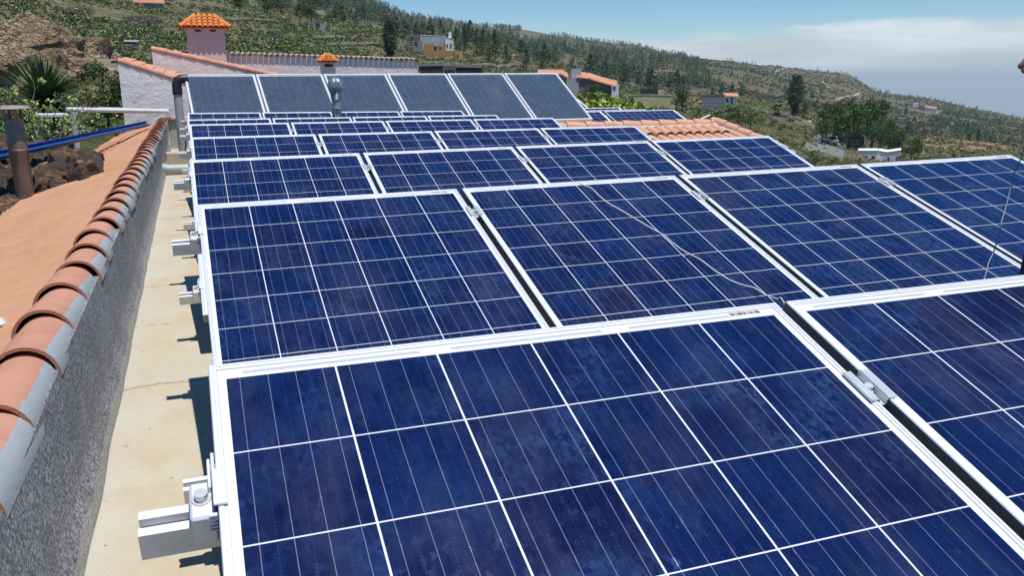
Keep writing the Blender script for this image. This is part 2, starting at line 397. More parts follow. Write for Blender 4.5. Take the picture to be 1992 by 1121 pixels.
# ------------------------------------------------------------------ the house we stand on
def deck_mat():
    m = Mat('painted_roof_deck'); P = m.n('ShaderNodeNewGeometry').outputs['Position']; sp = m.n('ShaderNodeSeparateXYZ'); m.l(P, sp.inputs[0])
    n1 = m.noise(1.6, 6, .6, P); n2 = m.noise(9, 6, .65, P); n3 = m.noise(60, 4, .6, P)
    c = m.mix(m.ramp(n1, .35, .7), (.46, .405, .285), (.49, .455, .35))
    st = m.math('MULTIPLY', m.ramp(m.noise(3.1, 7, .68, m.scale(P, (1, .6, 1))), (.47), .70), .85)
    c = m.mix(st, c, (.455, .315, .165)); c = m.mix(m.math('MULTIPLY', m.ramp(n2, .55, .8), .35), c, (.42, .40, .35))
    c = m.mix(m.math('MULTIPLY', n3, .25), c, (.56, .54, .46))
    ft_ = m.ramp(m.math('MULTIPLY_ADD', n1, .10, sp.outputs[0]), -.20, -.34); c = m.mix(m.math('MULTIPLY', ft_, .6), c, (.46, .45, .42))
    gr_ = m.ramp(m.noise(2.3, 8, .75, P), .55, .75); c = m.mix(m.math('MULTIPLY', gr_, .4), c, (.33, .29, .22)); c = m.mix(m.ramp(m.noise(26, 2, .5, P), .735, .75), c, (.20, .15, .10))
    # cracks across the strips, where the sheets meet
    wob = m.math('MULTIPLY_ADD', m.noise(4, 6, .7, m.scale(P, (1, .25, 1))), .22, sp.outputs[1]); wob = m.math('MULTIPLY_ADD', sp.outputs[0], -.12, wob)
    fr = m.math('FRACT', m.math('DIVIDE', m.math('ADD', wob, .60), .93)); d = m.math('ABSOLUTE', m.math('SUBTRACT', fr, .5))
    ck = m.math('MULTIPLY', m.math('LESS_THAN', d, .0055), m.math('GREATER_THAN', m.noise(5, 3, .6, P), .47))
    c = m.mix(m.math('MULTIPLY', ck, .85), c, (.09, .07, .05))
    sd = m.math('MULTIPLY', m.math('LESS_THAN', d, .03), .25); c = m.mix(sd, c, (.40, .36, .28))
    weave = m.math('MULTIPLY', m.math('SINE', m.math('MULTIPLY', sp.outputs[0], 520)), m.math('SINE', m.math('MULTIPLY', sp.outputs[1], 520)))
    m.set(Base_Color=c, Roughness=.75); m.bump(m.math('MULTIPLY_ADD', weave, .06, m.math('MULTIPLY_ADD', ck, -1.5, n2)), .25, .01); return m.m
M['deck'] = deck_mat()
def grey_mat():
    m = Mat('rough_grey_render'); P = m.n('ShaderNodeNewGeometry').outputs['Position']; sp = m.n('ShaderNodeSeparateXYZ'); m.l(P, sp.inputs[0])
    n1 = m.noise(95, 4, .75, P); n2 = m.noise(5, 5, .6, P); n3 = m.noise(45, 4, .7, P)
    c = m.mix(m.ramp(n1, .40, .63), (.095, .10, .112), (.50, .515, .54)); c = m.mix(m.math('MULTIPLY', m.ramp(n2, .4, .7), .5), c, (.11, .115, .125))
    low = m.math('LESS_THAN', m.math('MULTIPLY_ADD', n2, .05, sp.outputs[2]), -1.082); c = m.mix(m.math('MULTIPLY', low, .6), c, (.40, .38, .33))
    m.set(Base_Color=c, Roughness=.85); m.bump(m.math('MULTIPLY_ADD', n3, 1.2, n1), .9, .012); return m.m
M['grey'] = grey_mat()
def cap_mat():
    m = Mat('cap_tile_half_painted_grey'); v = m.co(); P = m.n('ShaderNodeNewGeometry').outputs['Position']
    sp = m.n('ShaderNodeSeparateXYZ'); m.l(P, sp.inputs[0])
    c = m.mix(m.ramp(m.noise(6, 6, .6, P), .3, .7), (.47, .205, .125), (.57, .285, .19)); c = m.mix(m.math('MULTIPLY', m.ramp(m.noise(40, 4, .6, P), .4, .7), .35), c, (.55, .32, .22))
    wt = m.n('ShaderNodeTexWhiteNoise', noise_dimensions='1D'); m.l(m.math('FLOOR', m.math('DIVIDE', m.n('ShaderNodeSeparateXYZ').outputs[0] if False else m.ypos(P), .398)), wt.inputs['W'])
    c = m.mix(m.math('MULTIPLY', wt.outputs['Value'], .45), c, (.40, .19, .13)); c = m.mix(m.math('MULTIPLY', m.ramp(m.noise(5, 7, .75, P), .5, .75), .4), c, (.36, .20, .14))
    sc = m.math('MULTIPLY', m.ramp(m.noise(14, 6, .7, P), .66, .70), .7); c = m.mix(sc, c, (.62, .56, .5))
    edge = m.math('MULTIPLY_ADD', m.math('SUBTRACT', m.noise(28, 5, .7, P), .5), .022, sp.outputs[0])
    pt = m.math('GREATER_THAN', edge, -.438)
    c = m.mix(pt, c, m.mix(m.noise(20, 4, .6, P), (.29, .325, .345), (.37, .405, .425)))
    nz_ = m.n('ShaderNodeSeparateXYZ'); m.l(m.n('ShaderNodeNewGeometry').outputs['Normal'], nz_.inputs[0])
    rim_shade = m.math('LESS_THAN', nz_.outputs[1], -.75)
    c = m.mix(rim_shade, c, (.36, .15, .09))  # near rims of the tiles darkened: edge shade put into the colour
    m.set(Base_Color=c, Roughness=.8); m.bump(m.noise(90, 4, .6, P), .25, .006); return m.m
M['cap'] = cap_mat()
def tile_mat(name, a, b, c3, sc=3.0):
    m = Mat(name); P = m.n('ShaderNodeNewGeometry').outputs['Position']
    c = m.mix(m.ramp(m.noise(sc, 5, .6, P), .3, .7), a, b); c = m.mix(m.math('MULTIPLY', m.ramp(m.noise(sc*7, 5, .7, P), .45, .75), .6), c, c3)
    m.set(Base_Color=c, Roughness=.8); m.bump(m.noise(sc*25, 4, .6, P), .25, .01); return m.m
M['tile'] = tile_mat('clay_tile', (.50, .245, .145), (.60, .34, .22), (.64, .46, .35), 4)
M['tile_o'] = tile_mat('bright_orange_tile', (.60, .17, .035), (.70, .25, .06), (.45, .13, .04), 5)
M['tile_far'] = tile_mat('far_clay_roof', (.46, .19, .11), (.58, .28, .17), (.40, .22, .15), .6)
def left_roof_mat():
    m = Mat('coated_tile_slope'); P = m.n('ShaderNodeNewGeometry').outputs['Position']
    c = m.mix(m.ramp(m.noise(1.2, 6, .6, m.scale(P, (2.5, .5, 1))), .3, .7), (.43, .21, .112), (.495, .27, .155))
    st = m.noise(6, 6, .65, m.scale(P, (.7, 2.6, 1))); c = m.mix(m.math('MULTIPLY', m.ramp(st, .45, .75), .35), c, (.56, .38, .25))
    c = m.mix(m.ramp(m.noise(13, 3, .5, P), .745, .76), c, (.10, .06, .05)); c = m.mix(m.math('MULTIPLY', m.ramp(m.noise(2.3, 7, .7, P), .55, .8), .3), c, (.36, .19, .13))
    m.set(Base_Color=c, Roughness=.85); m.bump(m.noise(40, 5, .65, P), .3, .008); return m.m
M['lroof'] = left_roof_mat()
M['mortar'] = simple('white_mortar', (.60, .58, .56), .9, .12, 20, 0, .4, 80, True)
M['white'] = None
def stucco(name, a, b, sc=1.3, bs=.38):
    m = Mat(name); P = m.n('ShaderNodeNewGeometry').outputs['Position']
    c = m.mix(m.ramp(m.noise(sc, 6, .6, P), .3, .7), a, b); c = m.mix(m.math('MULTIPLY', m.ramp(m.noise(sc*.5, 7, .75, m.scale(P, (1, 1, .35))), .52, .8), .5), c, tuple(x*.72 for x in a))
    m.set(Base_Color=c, Roughness=.9); h = m.math('MULTIPLY_ADD', m.noise(sc*14, 4, .6, P), .25, m.noise(sc*3.2, 5, .6, P, dist=.35)); m.bump(h, bs, .07); return m.m
M['white'] = stucco('white_rough_plaster', (.72, .68, .65), (.80, .77, .74))
M['pink'] = stucco('pale_pink_plaster', (.60, .47, .46), (.67, .54, .53), 1.5, .25)
M['pink2'] = stucco('pinkish_white_plaster', (.72, .63, .60), (.79, .71, .68), 1.2)
M['concrete'] = simple('weathered_concrete', (.33, .31, .28), .9, .3, 2.5, 0, .4, 30, True)

house = tag(empty('flat_roof_house', loc=(0, 0, 0)), 'house under the solar panels: beige flat roof, tile-capped grey parapet and tiled slopes', 'house')
def interp(t, xs):
    if t <= xs[0][0]: return xs[0][1]
    for (a, p), (b, q) in zip(xs, xs[1:]):
        if t <= b: return p + (q - p) * (t - a) / (b - a)
    return xs[-1][1]
PTOP = [(-2, -.83), (1.6, -.815), (2.7, -.772), (5, -.752), (8.5, -.722), (12, -.682), (17, -.632), (18, -.62)]
PBX = [(-2, -.362), (3, -.370), (8, -.394), (13, -.408), (18, -.43)]
Y0, Y1 = -3.0, 17.4
b = MB(); ny, nx = 60, 10
b.grid([[Vector((interp(Y0 + (Y1-Y0)*j/ny, PBX) - .02 + (4.75 + .4) * i / nx, Y0 + (Y1-Y0)*j/ny, DECK + .004*noise.noise((i*.9, j*.5, 3)))) for i in range(nx+1)] for j in range(ny+1)])
b.m = 1; b.box((2.15, (Y0+Y1)/2, DECK - .15), (5.2, Y1-Y0, .26)); b.build('roof_deck', [M['deck'], M['concrete']], house)
# parapet: inner face slightly leaning and uneven, with a little render fillet at its foot
b = MB(); n = 160; R_ = []
for j in range(n + 1):
    y = Y0 + (Y1 - Y0) * j / n; t = interp(y, PTOP); bx = interp(y, PBX); wv = .008 * noise.noise((y*2.2, 0, 1))
    R_.append([Vector((bx + .030 + wv, y, DECK + .006)), Vector((bx + .012 + wv, y, DECK + .05 + wv)), Vector((bx - .004, y, DECK + .075 + wv*2)),
               Vector((bx - .010 + wv*.6, y, DECK + .11)), Vector((bx*.4 - .4*.6 - .004 + wv*.5, y, DECK + .11 + (t - DECK - .11)*.6)), Vector((-.408, y, t + .012)), Vector((-.58, y, t + .012)), Vector((-.60, y, -1.6)), Vector((-.40, y, -1.6))])
b.grid(R_); b.add(R_[-1], [tuple(range(9))]); b.add(R_[0], [tuple(range(9))[::-1]])
par = b.build('parapet', M['grey'], house, True, angle=60)
b = MB(); y = .2; k = 0
while y < Y1 - .1:
    t = interp(y, PTOP) - .012; jx = random.uniform(-.009, .009); ja = random.uniform(-.012, .012)
    b.barrel((-.494 + jx, y - .03, t + .004), (-.494 + jx + ja, y + .43, interp(y + .43, PTOP) - .030), (.092), .086, (0, 0, 1), .010, 14)
    y += .398 + random.uniform(-.008, .008); k += 1
b.build('cap_tiles', M['cap'], par, True, angle=35)
# the coated tile slope left of the parapet
EAVE = [(-3, -1.58), (10, -1.60), (12, -1.56), (15, -1.43), (17.4, -1.27)]
def lz(x, y): return interp(y, PTOP) - .045 - .30 * (-.585 - x)
b = MB(); ny = 1000; nx = 14; Pg = []
for j in range(ny + 1):
    y = Y0 + (Y1 - Y0) * j / ny; row = []
    ex = interp(y, EAVE) + .022 * math.sin(y * 2 * math.pi / .21)
    for i in range(nx + 1):
        x = -.585 + (ex + .585) * i / nx
        a = .021 + .006 * (i / nx)
        row.append(Vector((x, y, lz(x, y) + a * math.sin(y * 2*math.pi/.21 + .8*noise.noise((x*2, y*.7, 0))) + .010*noise.noise((x*3, y*1.3, 9)) + .004*noise.noise((x*11, y*9, 4)))))
    row.append(Vector((ex + .004, y, row[-1].z - .035))); row.append(Vector((ex + .25, y, row[-1].z - .05)))
    Pg.append(row)
b.grid(Pg); lro = b.build('lower_tile_slope', M['lroof'], house, True, angle=50)
b = MB()   # darker patch of replaced tiles
for (x0, x1, y0, y1) in ((-1.30, -1.13, 11.9, 15.2), (-1.10, -1.06, 12.9, 15.6)):
    P_ = [[Vector((x0 + (x1-x0)*i/4 + .02*noise.noise((i, j*.7, 1)), y0 + (y1-y0)*j/80, 0)) for i in range(5)] for j in range(81)]
    for rw in P_:
        for p_ in rw: p_.z = lz(p_.x, p_.y) + .020 + .011*math.sin(p_.y*2*math.pi/.21)
    b.grid(P_)
b.build('replaced_tiles', tile_mat('newer_red_tile', (.44, .17, .10), (.50, .21, .12), (.40, .15, .09), 5), lro, True)
b = MB(); b.box((-1.05, (Y0 + Y1)/2, -2.6), (.9, Y1 - Y0 - .2, 2.6)); b.box((2.1, (Y0+Y1)/2, -2.9), (5.0, Y1 - Y0 - .3, 3.3))
b.build('house_wall', M['white'], house)
# end wall of the deck and its pink coping
b = MB(); b.box((.05, 17.42, -.86), (.92, .14, .50)); b.build('end_wall', M['concrete'], house)
b = MB(); b.bbox((.05, 17.42, -.580), (1.0, .24, .05), .01); b.build('coping', simple('pink_painted_coping', (.62, .33, .29), .8, .15, 6), house)

# hip roof at the right with barrel tiles
YR, ZR = 13.0, -.672; XA, XB = 4.75, 8.62
hip = MB()
apex = Vector((XB, YR, ZR + .035)); foot = at(1512, 282, 11.9)
sl_ = .30
def hz(y): return ZR - .055 - sl_ * (YR - y)
hip.add([(XA, YR, hz(YR)), (XB, YR, hz(YR)), (foot.x, foot.y, foot.z - .09), (foot.x, 10.6, hz(10.6) - .02), (XA, 10.6, hz(10.6) - .02)], [(0, 1, 2, 3, 4)])
hip.add([(XB, YR, hz(YR)), (foot.x, foot.y, foot.z - .09), (foot.x + .1, 15.2, -1.2), (XB, 15.2, -1.0)], [(0, 1, 2, 3)])
hip.add([(XA, YR, hz(YR)), (XB, YR, hz(YR)), (XB, 15, -1.25), (XA, 15, -1.25)], [(0, 3, 2, 1)])
hro = hip.build('hip_roof', M['tile'], house)
b = MB(); x = XA + .1
while x < foot.x - .25:
    ytop = YR - .15 if x < XB - .1 else YR - .15 - (x - XB + .1) * (YR - foot.y) / (foot.x - XB)
    y = ytop; k = 0; jj = random.uniform(-.01, .01)
    while y > 10.7:
        b.barrel((x + jj, y - .42, hz(y - .42) + .028), (x + jj, y + (.0 if k == 0 else .05), hz(y) + .006), .088, .072, (0, 0, 1), .013, 9); y -= .40; k += 1
    x += .182
b.build('barrel_tiles', M['tile'], hro, True, angle=40)
b = MB(); x = XA
while x < XB - .05:
    b.barrel((x - .02, YR, ZR - .035), (min(x + .40, XB + .1), YR, ZR - .055), .098, .088, (0, 0, 1), .014, 10); x += .345
for k in range(5):
    a0, a1 = k / 5, (k + 1.14) / 5; b.barrel(foot.lerp(apex, min(a1, 1.03)) + Vector((0, 0, -.045)), foot.lerp(apex, a0) + Vector((0, 0, -.03)), .086, .098, (0, 0, 1), .014, 10)
b.build('ridge_tiles', M['tile'], hro, True, angle=40)
b = MB(); mp_ = []
for k in range(26):
    a = k / 25; q = apex.lerp(foot, a); mp_.append(q + Vector((-.07 + .03*noise.noise((k*.9, 3, 1)), -.02, -.075)))
b.tube(mp_, [.05 + .022*noise.noise((k*1.1, 1, 8)) for k in range(26)], 7)
mp_ = [Vector((XA + .1 + (XB - XA - .1)*k/40, YR - .10, ZR - .075 + .012*noise.noise((k*.9, 2, 2)))) for k in range(41)]
b.tube(mp_, [.038 + .02*noise.noise((k*1.3, 4, 8)) for k in range(41)], 7); b.build('mortar_bedding', M['mortar'], hro, True)
# flat roof behind the ridge, under the far panels
b = MB(); b.box((7.3, 17.6, -1.42), (5.0, 5.2, .22)); b.box((7.3, 17.6, -3.0), (4.8, 5.0, 2.9)); b.build('rear_roof_slab', M['concrete'], house)

# ------------------------------------------------------------------ glass water-heating collectors
def coll_mat():
    m = Mat('collector_glass'); uv = m.co('Object'); sp = m.n('ShaderNodeSeparateXYZ'); m.l(uv, sp.inputs[0])
    f = m.math('FRACT', m.math('DIVIDE', sp.outputs[0], .118)); ln = m.math('LESS_THAN', m.math('ABSOLUTE', m.math('SUBTRACT', f, .5)), .035)
    n_ = m.noise(2.2, 5, .6, uv); c = m.mix(m.ramp(n_, .3, .7), (.038, .056, .084), (.054, .074, .104))
    f2 = m.math('FRACT', m.math('DIVIDE', sp.outputs[1], .021)); c = m.mix(m.math('MULTIPLY', m.math('LESS_THAN', f2, .3), .25), c, (.08, .085, .10))
    c = m.mix(m.math('MULTIPLY', ln, .2), c, (.22, .24, .27))
    c = m.mix(m.math('MULTIPLY', m.ramp(m.noise(9, 7, .7, uv), .4, .8), .06), c, (.42, .42, .42))
    m.set(Base_Color=c, Roughness=.25); m.b.inputs['Specular IOR Level'].default_value = .5
    m.b.inputs['Coat Weight'].default_value = 1; m.b.inputs['Coat Roughness'].default_value = .025; m.b.inputs['Coat IOR'].default_value = 1.52
    return m.m
M['coll'] = coll_mat(); M['cframe'] = simple('collector_aluminium_frame', (.66, .68, .69), .4, .06, 20, .2)
def make_coll(W_, L_):
    root = empty('water_collector'); b = MB(); loops = []
    for ins, z in ((.0, -.085), (0, -.003), (.003, 0), (.030, 0), (.036, -.010), (.040, -.016)):
        loops.append([(ins, -L_+ins, z), (W_-ins, -L_+ins, z), (W_-ins, -ins, z), (ins, -ins, z)])
    vs = [p for q in loops for p in q]; fs = [(0, 3, 2, 1)]
    for i in range(len(loops)-1):
        for k in range(4): fs.append((i*4+k, i*4+(k+1) % 4, (i+1)*4+(k+1) % 4, (i+1)*4+k))
    b.add(vs, fs); b.build('frame', M['cframe'], root)
    g = MB(); N1, N2 = 6, 10
    # the pane is very slightly dished, as sheet glass in a frame is
    g.grid([[Vector((.036 + (W_-.072)*i/N1, -.036 - (L_-.072)*j/N2, -.013 + .0035*(math.sin(math.pi*i/N1)*math.sin(math.pi*j/N2)))) for j in range(N2+1)] for i in range(N1+1)][::-1])
    g.build('glass_pane', M['coll'], root, True)
    g = MB(); g.box((W_/2, -L_/2, -.055), (W_ - .06, L_ - .06, .02)); g.build('absorber', M['dark'], root)
    return root
CT = rad(29.2); corner = [(358, 144.5), (500, 143.5), (632, 142.5), (762, 142.5), (876, 142), (986, 141.5), (1085, 140.5)]
CW = ('leftmost', 'second from left', 'third from left', 'fourth from left', 'fifth from left', 'rightmost')
cx0, cx1 = at(358, 144, 14.9).x, at(1085, 140.5, 15.25).x
cw = (cx1 - cx0) / 6; cp = make_coll(cw - .025, 1.66)
for k in range(6):
    o = cp if k == 0 else copy_tree(cp)
    a = k / 6; P = Vector((cx0 + cw * k, 14.9 + .35 * a, .185 + .012 * a))
    o.matrix_world = frame_of(P, rad(.12), math.atan2(.35, cx1 - cx0), CT)
    tag(o, f'grey glass hot-water collector, {CW[k]} of six behind the solar panels', 'solar collector', 'glass hot-water collectors')
b = MB()
for k in range(7):
    x = cx0 + cw * k + (.05 if k == 0 else -.05); b.box((x, 15.0 + .05*k, -.52), (.04, .04, 1.12)); b.box((x, 13.6 + .05*k, -.95), (.04, .04, .30))
b.box(((cx0 + cx1)/2, 15.15, -.3), (cx1 - cx0 - .2, .03, .04)); b.box(((cx0 + cx1)/2, 13.75, -.83), (cx1 - cx0 - .2, .03, .04))
tag(b.build('collector_stand', M['alu_w']), 'aluminium stand carrying the six glass collectors', 'stand')

# far panels behind the tiled ridge (landscape format)
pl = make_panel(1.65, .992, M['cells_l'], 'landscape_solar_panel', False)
t16 = rad(19.5)
def far_panel(o, px, py, Y, label, right=False):
    P = at(px, py, Y); 
    if right: P = P - Vector((1.65, 0, 0))
    o.matrix_world = frame_of(P, rad(.15), 0, t16); tag(o, label, 'solar panel', 'far solar panels behind the tiled ridge')
far_panel(pl, 1175, 216, 16.05, 'far wide solar panel behind the tiled ridge, fully visible at right')
far_panel(copy_tree(pl), 1168.5, 216.4, 16.05, 'far wide solar panel half hidden by the rightmost glass collector', True)
far_panel(copy_tree(pl), 1254, 212.6, 17.75, 'far wide solar panel showing only a thin white edge behind the fully visible far panel', True)
far_panel(copy_tree(pl), 1205, 208.8, 18.05, 'far wide solar panel in the back row with a strip of cells showing', True)
far_panel(copy_tree(pl), 1127, 194, 20.6, 'rearmost far solar panel, a small triangle peeking past the collector', True)
for nm, ya in (('front', 16.05), ('back', 17.9)):
    b = MB()
    for x in (6.7, 7.6, 8.5, 9.2):
        b.box((x, ya - .15, -1.0), (.04, .04, .68)); b.box((x, ya - .85, -1.12), (.04, .04, .40))
    b.box((7.9, ya - .15, -.66), (2.9, .04, .04)); b.box((7.9, ya - .85, -.90), (2.9, .04, .04))
    tag(b.build('panel_stand', M['alu_w']), f'aluminium stand under the {nm} far panels behind the tiled ridge', 'stand')

# ------------------------------------------------------------------ things on the roof
vent = tag(empty('roof_vent', loc=(at(654, 200, 11.43).x, 11.43, DECK)), 'bluish zinc vent pipe with egg-shaped ribbed cowl among the last panel rows', 'vent pipe')
def lathe(prof, n=20, wob=0):
    b = MB(); vs = []; m = len(prof)
    for r, z in prof:
        for k in range(n): rr = r * (1 + wob * (1 if k % 2 else -1)); vs.append((rr*math.cos(2*math.pi*k/n), rr*math.sin(2*math.pi*k/n), z))
    return b.add(vs, [(i*n+k, i*n+(k+1) % n, (i+1)*n+(k+1) % n, (i+1)*n+k) for i in range(m-1) for k in range(n)] + [tuple(range((m-1)*n, m*n)), tuple(range(n))[::-1]])
zv = DECK
M['zinc'] = simple('blue_grey_zinc', (.30, .36, .385), .36, .3, 14, .6)
h0, h1, h2 = at(654, 228, 11.43).z - zv, at(653, 175, 11.43).z - zv, at(653, 150, 11.43).z - zv
lathe([(.062, 0), (.062, h0 + .10), (.066, h0 + .105), (.066, h0 + .12), (.058, h0 + .125), (.058, h0 + .22)]).build('pipe', M['zinc'], vent, True)
pr_ = [(.058, h0 + .22)]
for k in range(5): z = h0 + .225 + k * (h1 - h0 - .225) / 5; pr_ += [(.058 + .002*k, z), (.070 + .002*k, z + .012), (.060 + .002*k, z + .028)]
lathe(pr_).build('corrugated_collar', M['zinc'], vent, True)
hh = h2 - h1
lathe([(.062, h1 - .01), (.084, h1 + .0), (.093, h1 + hh*.2), (.094, h1 + hh*.42), (.087, h1 + hh*.66), (.066, h1 + hh*.88), (.03, h1 + hh*.99), (.008, h1 + hh)], 28, .035).build('cowl', M['zinc'], vent)

M['pvc'] = simple('grey_plastic_pipe', (.36, .38, .39), .45, .12, 10, 0, 0)
M['pvc_l'] = simple('pale_grey_pipe', (.60, .61, .61), .4, .08, 10)
M['rubber'] = simple('black_rubber', (.018, .018, .02), .45, .3, 20)
up_ = tag(empty('upright_pipe', loc=(-.165, 14.75, DECK)), 'upright grey pipe with black elbow at the corner of the leftmost collector', 'pipe')
lathe([(.066, 0), (.066, 1.10), (.070, 1.10), (.070, 1.14)], 16).build('pipe', M['pvc'], up_, True)
b = MB(); b.tube([(0, 0, 1.02), (0, 0, 1.09), (0, 0, 1.18), (.02, 0, 1.235), (.07, 0, 1.26), (.17, .02, 1.262)], [.076, .076, .074, .074, .074, .07], 14); b.build('elbow', M['rubber'], up_, True)
b = MB(); b.tube([(-.42, 12.2, DECK + .085), (-.33, 12.2, DECK + .072), (-.1, 12.21, DECK + .070), (.9, 12.24, DECK + .070)], [.075, .062, .062, .062], 14)
tag(b.build('drain_pipe', M['pvc'], None, True), 'grey drain pipe running from the parapet foot under the panels', 'pipe')
b = MB(); b.bbox((-.20, 14.05, DECK + .085), (.42, .24, .17), .012); tag(b.build('concrete_block', simple('tan_block', (.42, .36, .28), .9, .2, 8, 0, .3, 30)), 'tan concrete block standing beside the parapet under the pipe', 'block')

# pale pipe across the garden end of the slope, on a post
pp = tag(empty('pipe_rail', loc=(0, 0, 0)), 'long pale grey pipe across the garden, joined to a thin post', 'pipe')
A, B_ = at(128, 213, 16.4), at(327, 216.5, 17.1); b = MB(); b.tube([A, A.lerp(B_, .5), B_], .042, 14); b.build('pipe', M['pvc_l'], pp, True)
T0 = at(140, 218, 16.45); T1 = at(158, 330, 16.3); b = MB(); b.tube([T0, Vector((T1.x, T1.y, T1.z - .6))], .05, 10); b.build('post', M['pvc'], pp, True)
A2, B2 = at(190, 208.5, 17.0), at(345, 213, 17.3); b = MB(); b.tube([A2, A2.lerp(B2, .5) + Vector((0, 0, -.004)), B2], .011, 8)
for f in (.62, .88): q = A2.lerp(B2, f); b.tube([q - Vector((.05, 0, 0)), q + Vector((.05, 0, 0))], .024, 8)
tag(b.build('thin_pipe', M['pvc'], None, True), 'thin dark water pipe with couplings just above the long pale pipe', 'pipe')
# blue channel lying over the slope
b = MB(); A = at(0, 311.5, 9.8); B_ = at(286, 246, 16.0); A = A + (A - B_) * .12; t = (B_ - A).normalized(); sd = Vector((t.y, -t.x, 0)).normalized(); un = t.cross(sd) * -1
if un.z < 0: un = -un
def prof_along(b, A, B, pr): b.prism([A + sd*x + un*z for x, z in [(x*.72, z*.72 + .01) for x, z in pr]], B - A)
prof_along(b, A, B_, [(.02, -.01), (.09, .05), (.085, .058), (.045, .028), (-.015, .088), (.02, .118), (.012, .124), (-.045, .075)])
tag(b.build('blue_channel', simple('dark_blue_paint', (.012, .075, .29), .45, .25, 6)), 'dark blue metal channel reaching from the garden onto the tile slope', 'gutter')

# rusty flue at the eave
fl = tag(empty('metal_flue', loc=(0, 0, 0)), 'rusty brown metal flue with a flat cap beside the tile slope', 'chimney pipe')
Yf = 9.3; fb = at(53, 400, Yf); ft = at(26, 232, Yf); ax = (ft - fb); base = fb - ax * 1.2
def rust():
    m = Mat('rusty_flue_metal'); v = m.co(); c = m.mix(m.ramp(m.noise(3.2, 6, .6, v), .35, .65), (.17, .115, .085), (.27, .225, .19))
    c = m.mix(m.math('MULTIPLY', m.ramp(m.noise(9, 7, .7, m.scale(v, (2, 2, .4))), .45, .7), .7), c, (.11, .058, .036)); c = m.mix(m.ramp(m.noise(2.2, 3, .5, v), .6, .7), c, (.25, .235, .24))
    m.set(Base_Color=c, Roughness=.5, Metallic=.35); m.bump(m.noise(60, 4, .6, v), .2, .005); return m.m
M['rust'] = rust()
b = MB(); b.tube([base, fb, fb.lerp(ft, .62), fb.lerp(ft, .63), fb.lerp(ft, .655), fb.lerp(ft, .66), fb.lerp(ft, .9), fb.lerp(ft, .91), ft], [.076, .078, .084, .088, .088, .084, .086, .080, .080], 24); b.build('pipe', M['rust'], fl, True)
u_ = ax.normalized()
for k in range(4):
    a = k * math.pi/2 + .5; q = Vector((math.cos(a), math.sin(a), 0)) * .072; b = MB(); b.box(ft + q + u_*.04, (.03, .03, .12)); b.build('cap_strut', M['rust'], fl)
b = MB(); c0 = ft + u_*.095; b.tube([c0, c0 + u_*.004, c0 + u_*.030, c0 + u_*.036], [.17, .175, .13, .02], 28); b.build('cap', simple('galvanised_rusty_cap', (.42, .36, .31), .42, .3, 5, .5), fl, True)

# loose lump of mortar on the slope, the white wire, the hanging wire
b = MB()
for k in range(3):
    c = Vector((-.72 - .02*k, 3.42 - .13*k, lz(-.72, 3.4) + .018)); vs = []; N = 7
    for i in range(6):
        for j in range(N):
            th, ph = math.pi*i/5, 2*math.pi*j/N; d = Vector((math.sin(th)*math.cos(ph)*.03, math.sin(th)*math.sin(ph)*.055, math.cos(th)*.02))
            vs.append(c + d * (1 + .5*noise.noise(d*40 + c*9)))
    b.add(vs, [(i*N+j, i*N+(j+1) % N, (i+1)*N+(j+1) % N, (i+1)*N+j) for i in range(5) for j in range(N)])
tag(b.build('mortar_lump', M['mortar'], None, True), 'broken white mortar lumps lying on the tile slope against the cap tiles', 'mortar lump')
def onrow(r, x, y, off):
    n_ = RM[r].to_3x3() @ Vector((0, 0, 1)); q = RM[r].translation + n_*off; d = ray(x, y); return d * (q.dot(n_) / d.dot(n_))
wp = [(1126, 357), (1140, 362), (1150, 366), (1158, 373), (1167, 382), (1185, 396), (1215, 413), (1260, 440), (1290, 457), (1310, 474), (1335, 491), (1362, 505), (1390, 526), (1420, 545), (1450, 556), (1467, 560), (1490, 574), (1512, 582), (1524, 587)]
wq = [onrow(1, x, y, .006 + .012*abs(math.sin(i*1.1))) for i, (x, y) in enumerate(wp)]
wq.append(wq[-1] + Vector((.03, -.10, -.16)))
def smooth_path(P, k=4):
    o = []
    for i in range(len(P) - 1):
        p0, p1, p2, p3 = P[max(i-1, 0)], P[i], P[i+1], P[min(i+2, len(P)-1)]
        for j in range(k):
            t = j/k; o.append(.5*((2*p1) + (p2-p0)*t + (2*p0-5*p1+4*p2-p3)*t*t + (3*p1-p0-3*p2+p3)*t*t*t))
    o.append(P[-1]); return o
b = MB(); b.tube(smooth_path(wq), .0022, 6); tag(b.build('white_wire', simple('white_wire_sheath', (.72, .70, .64), .5, .05), None, True), 'thin white wire lying wavy across a panel of the second row', 'wire')
hw_ = [(2000, 262), (1986, 308), (1975, 330), (1966, 365), (1957, 402), (1948, 432), (1942, 462), (1933, 490), (1923, 512), (1917, 535), (1913, 546)]
b = MB(); b.tube(smooth_path([at(x, y, 1.62 - .016*i) for i, (x, y) in enumerate(hw_)]), .0016, 6)
tag(b.build('grey_wire', simple('grey_wire_sheath', (.20, .21, .24), .5, .05), None, True), 'thin grey wire hanging down in front of the rightmost second-row panel', 'wire')

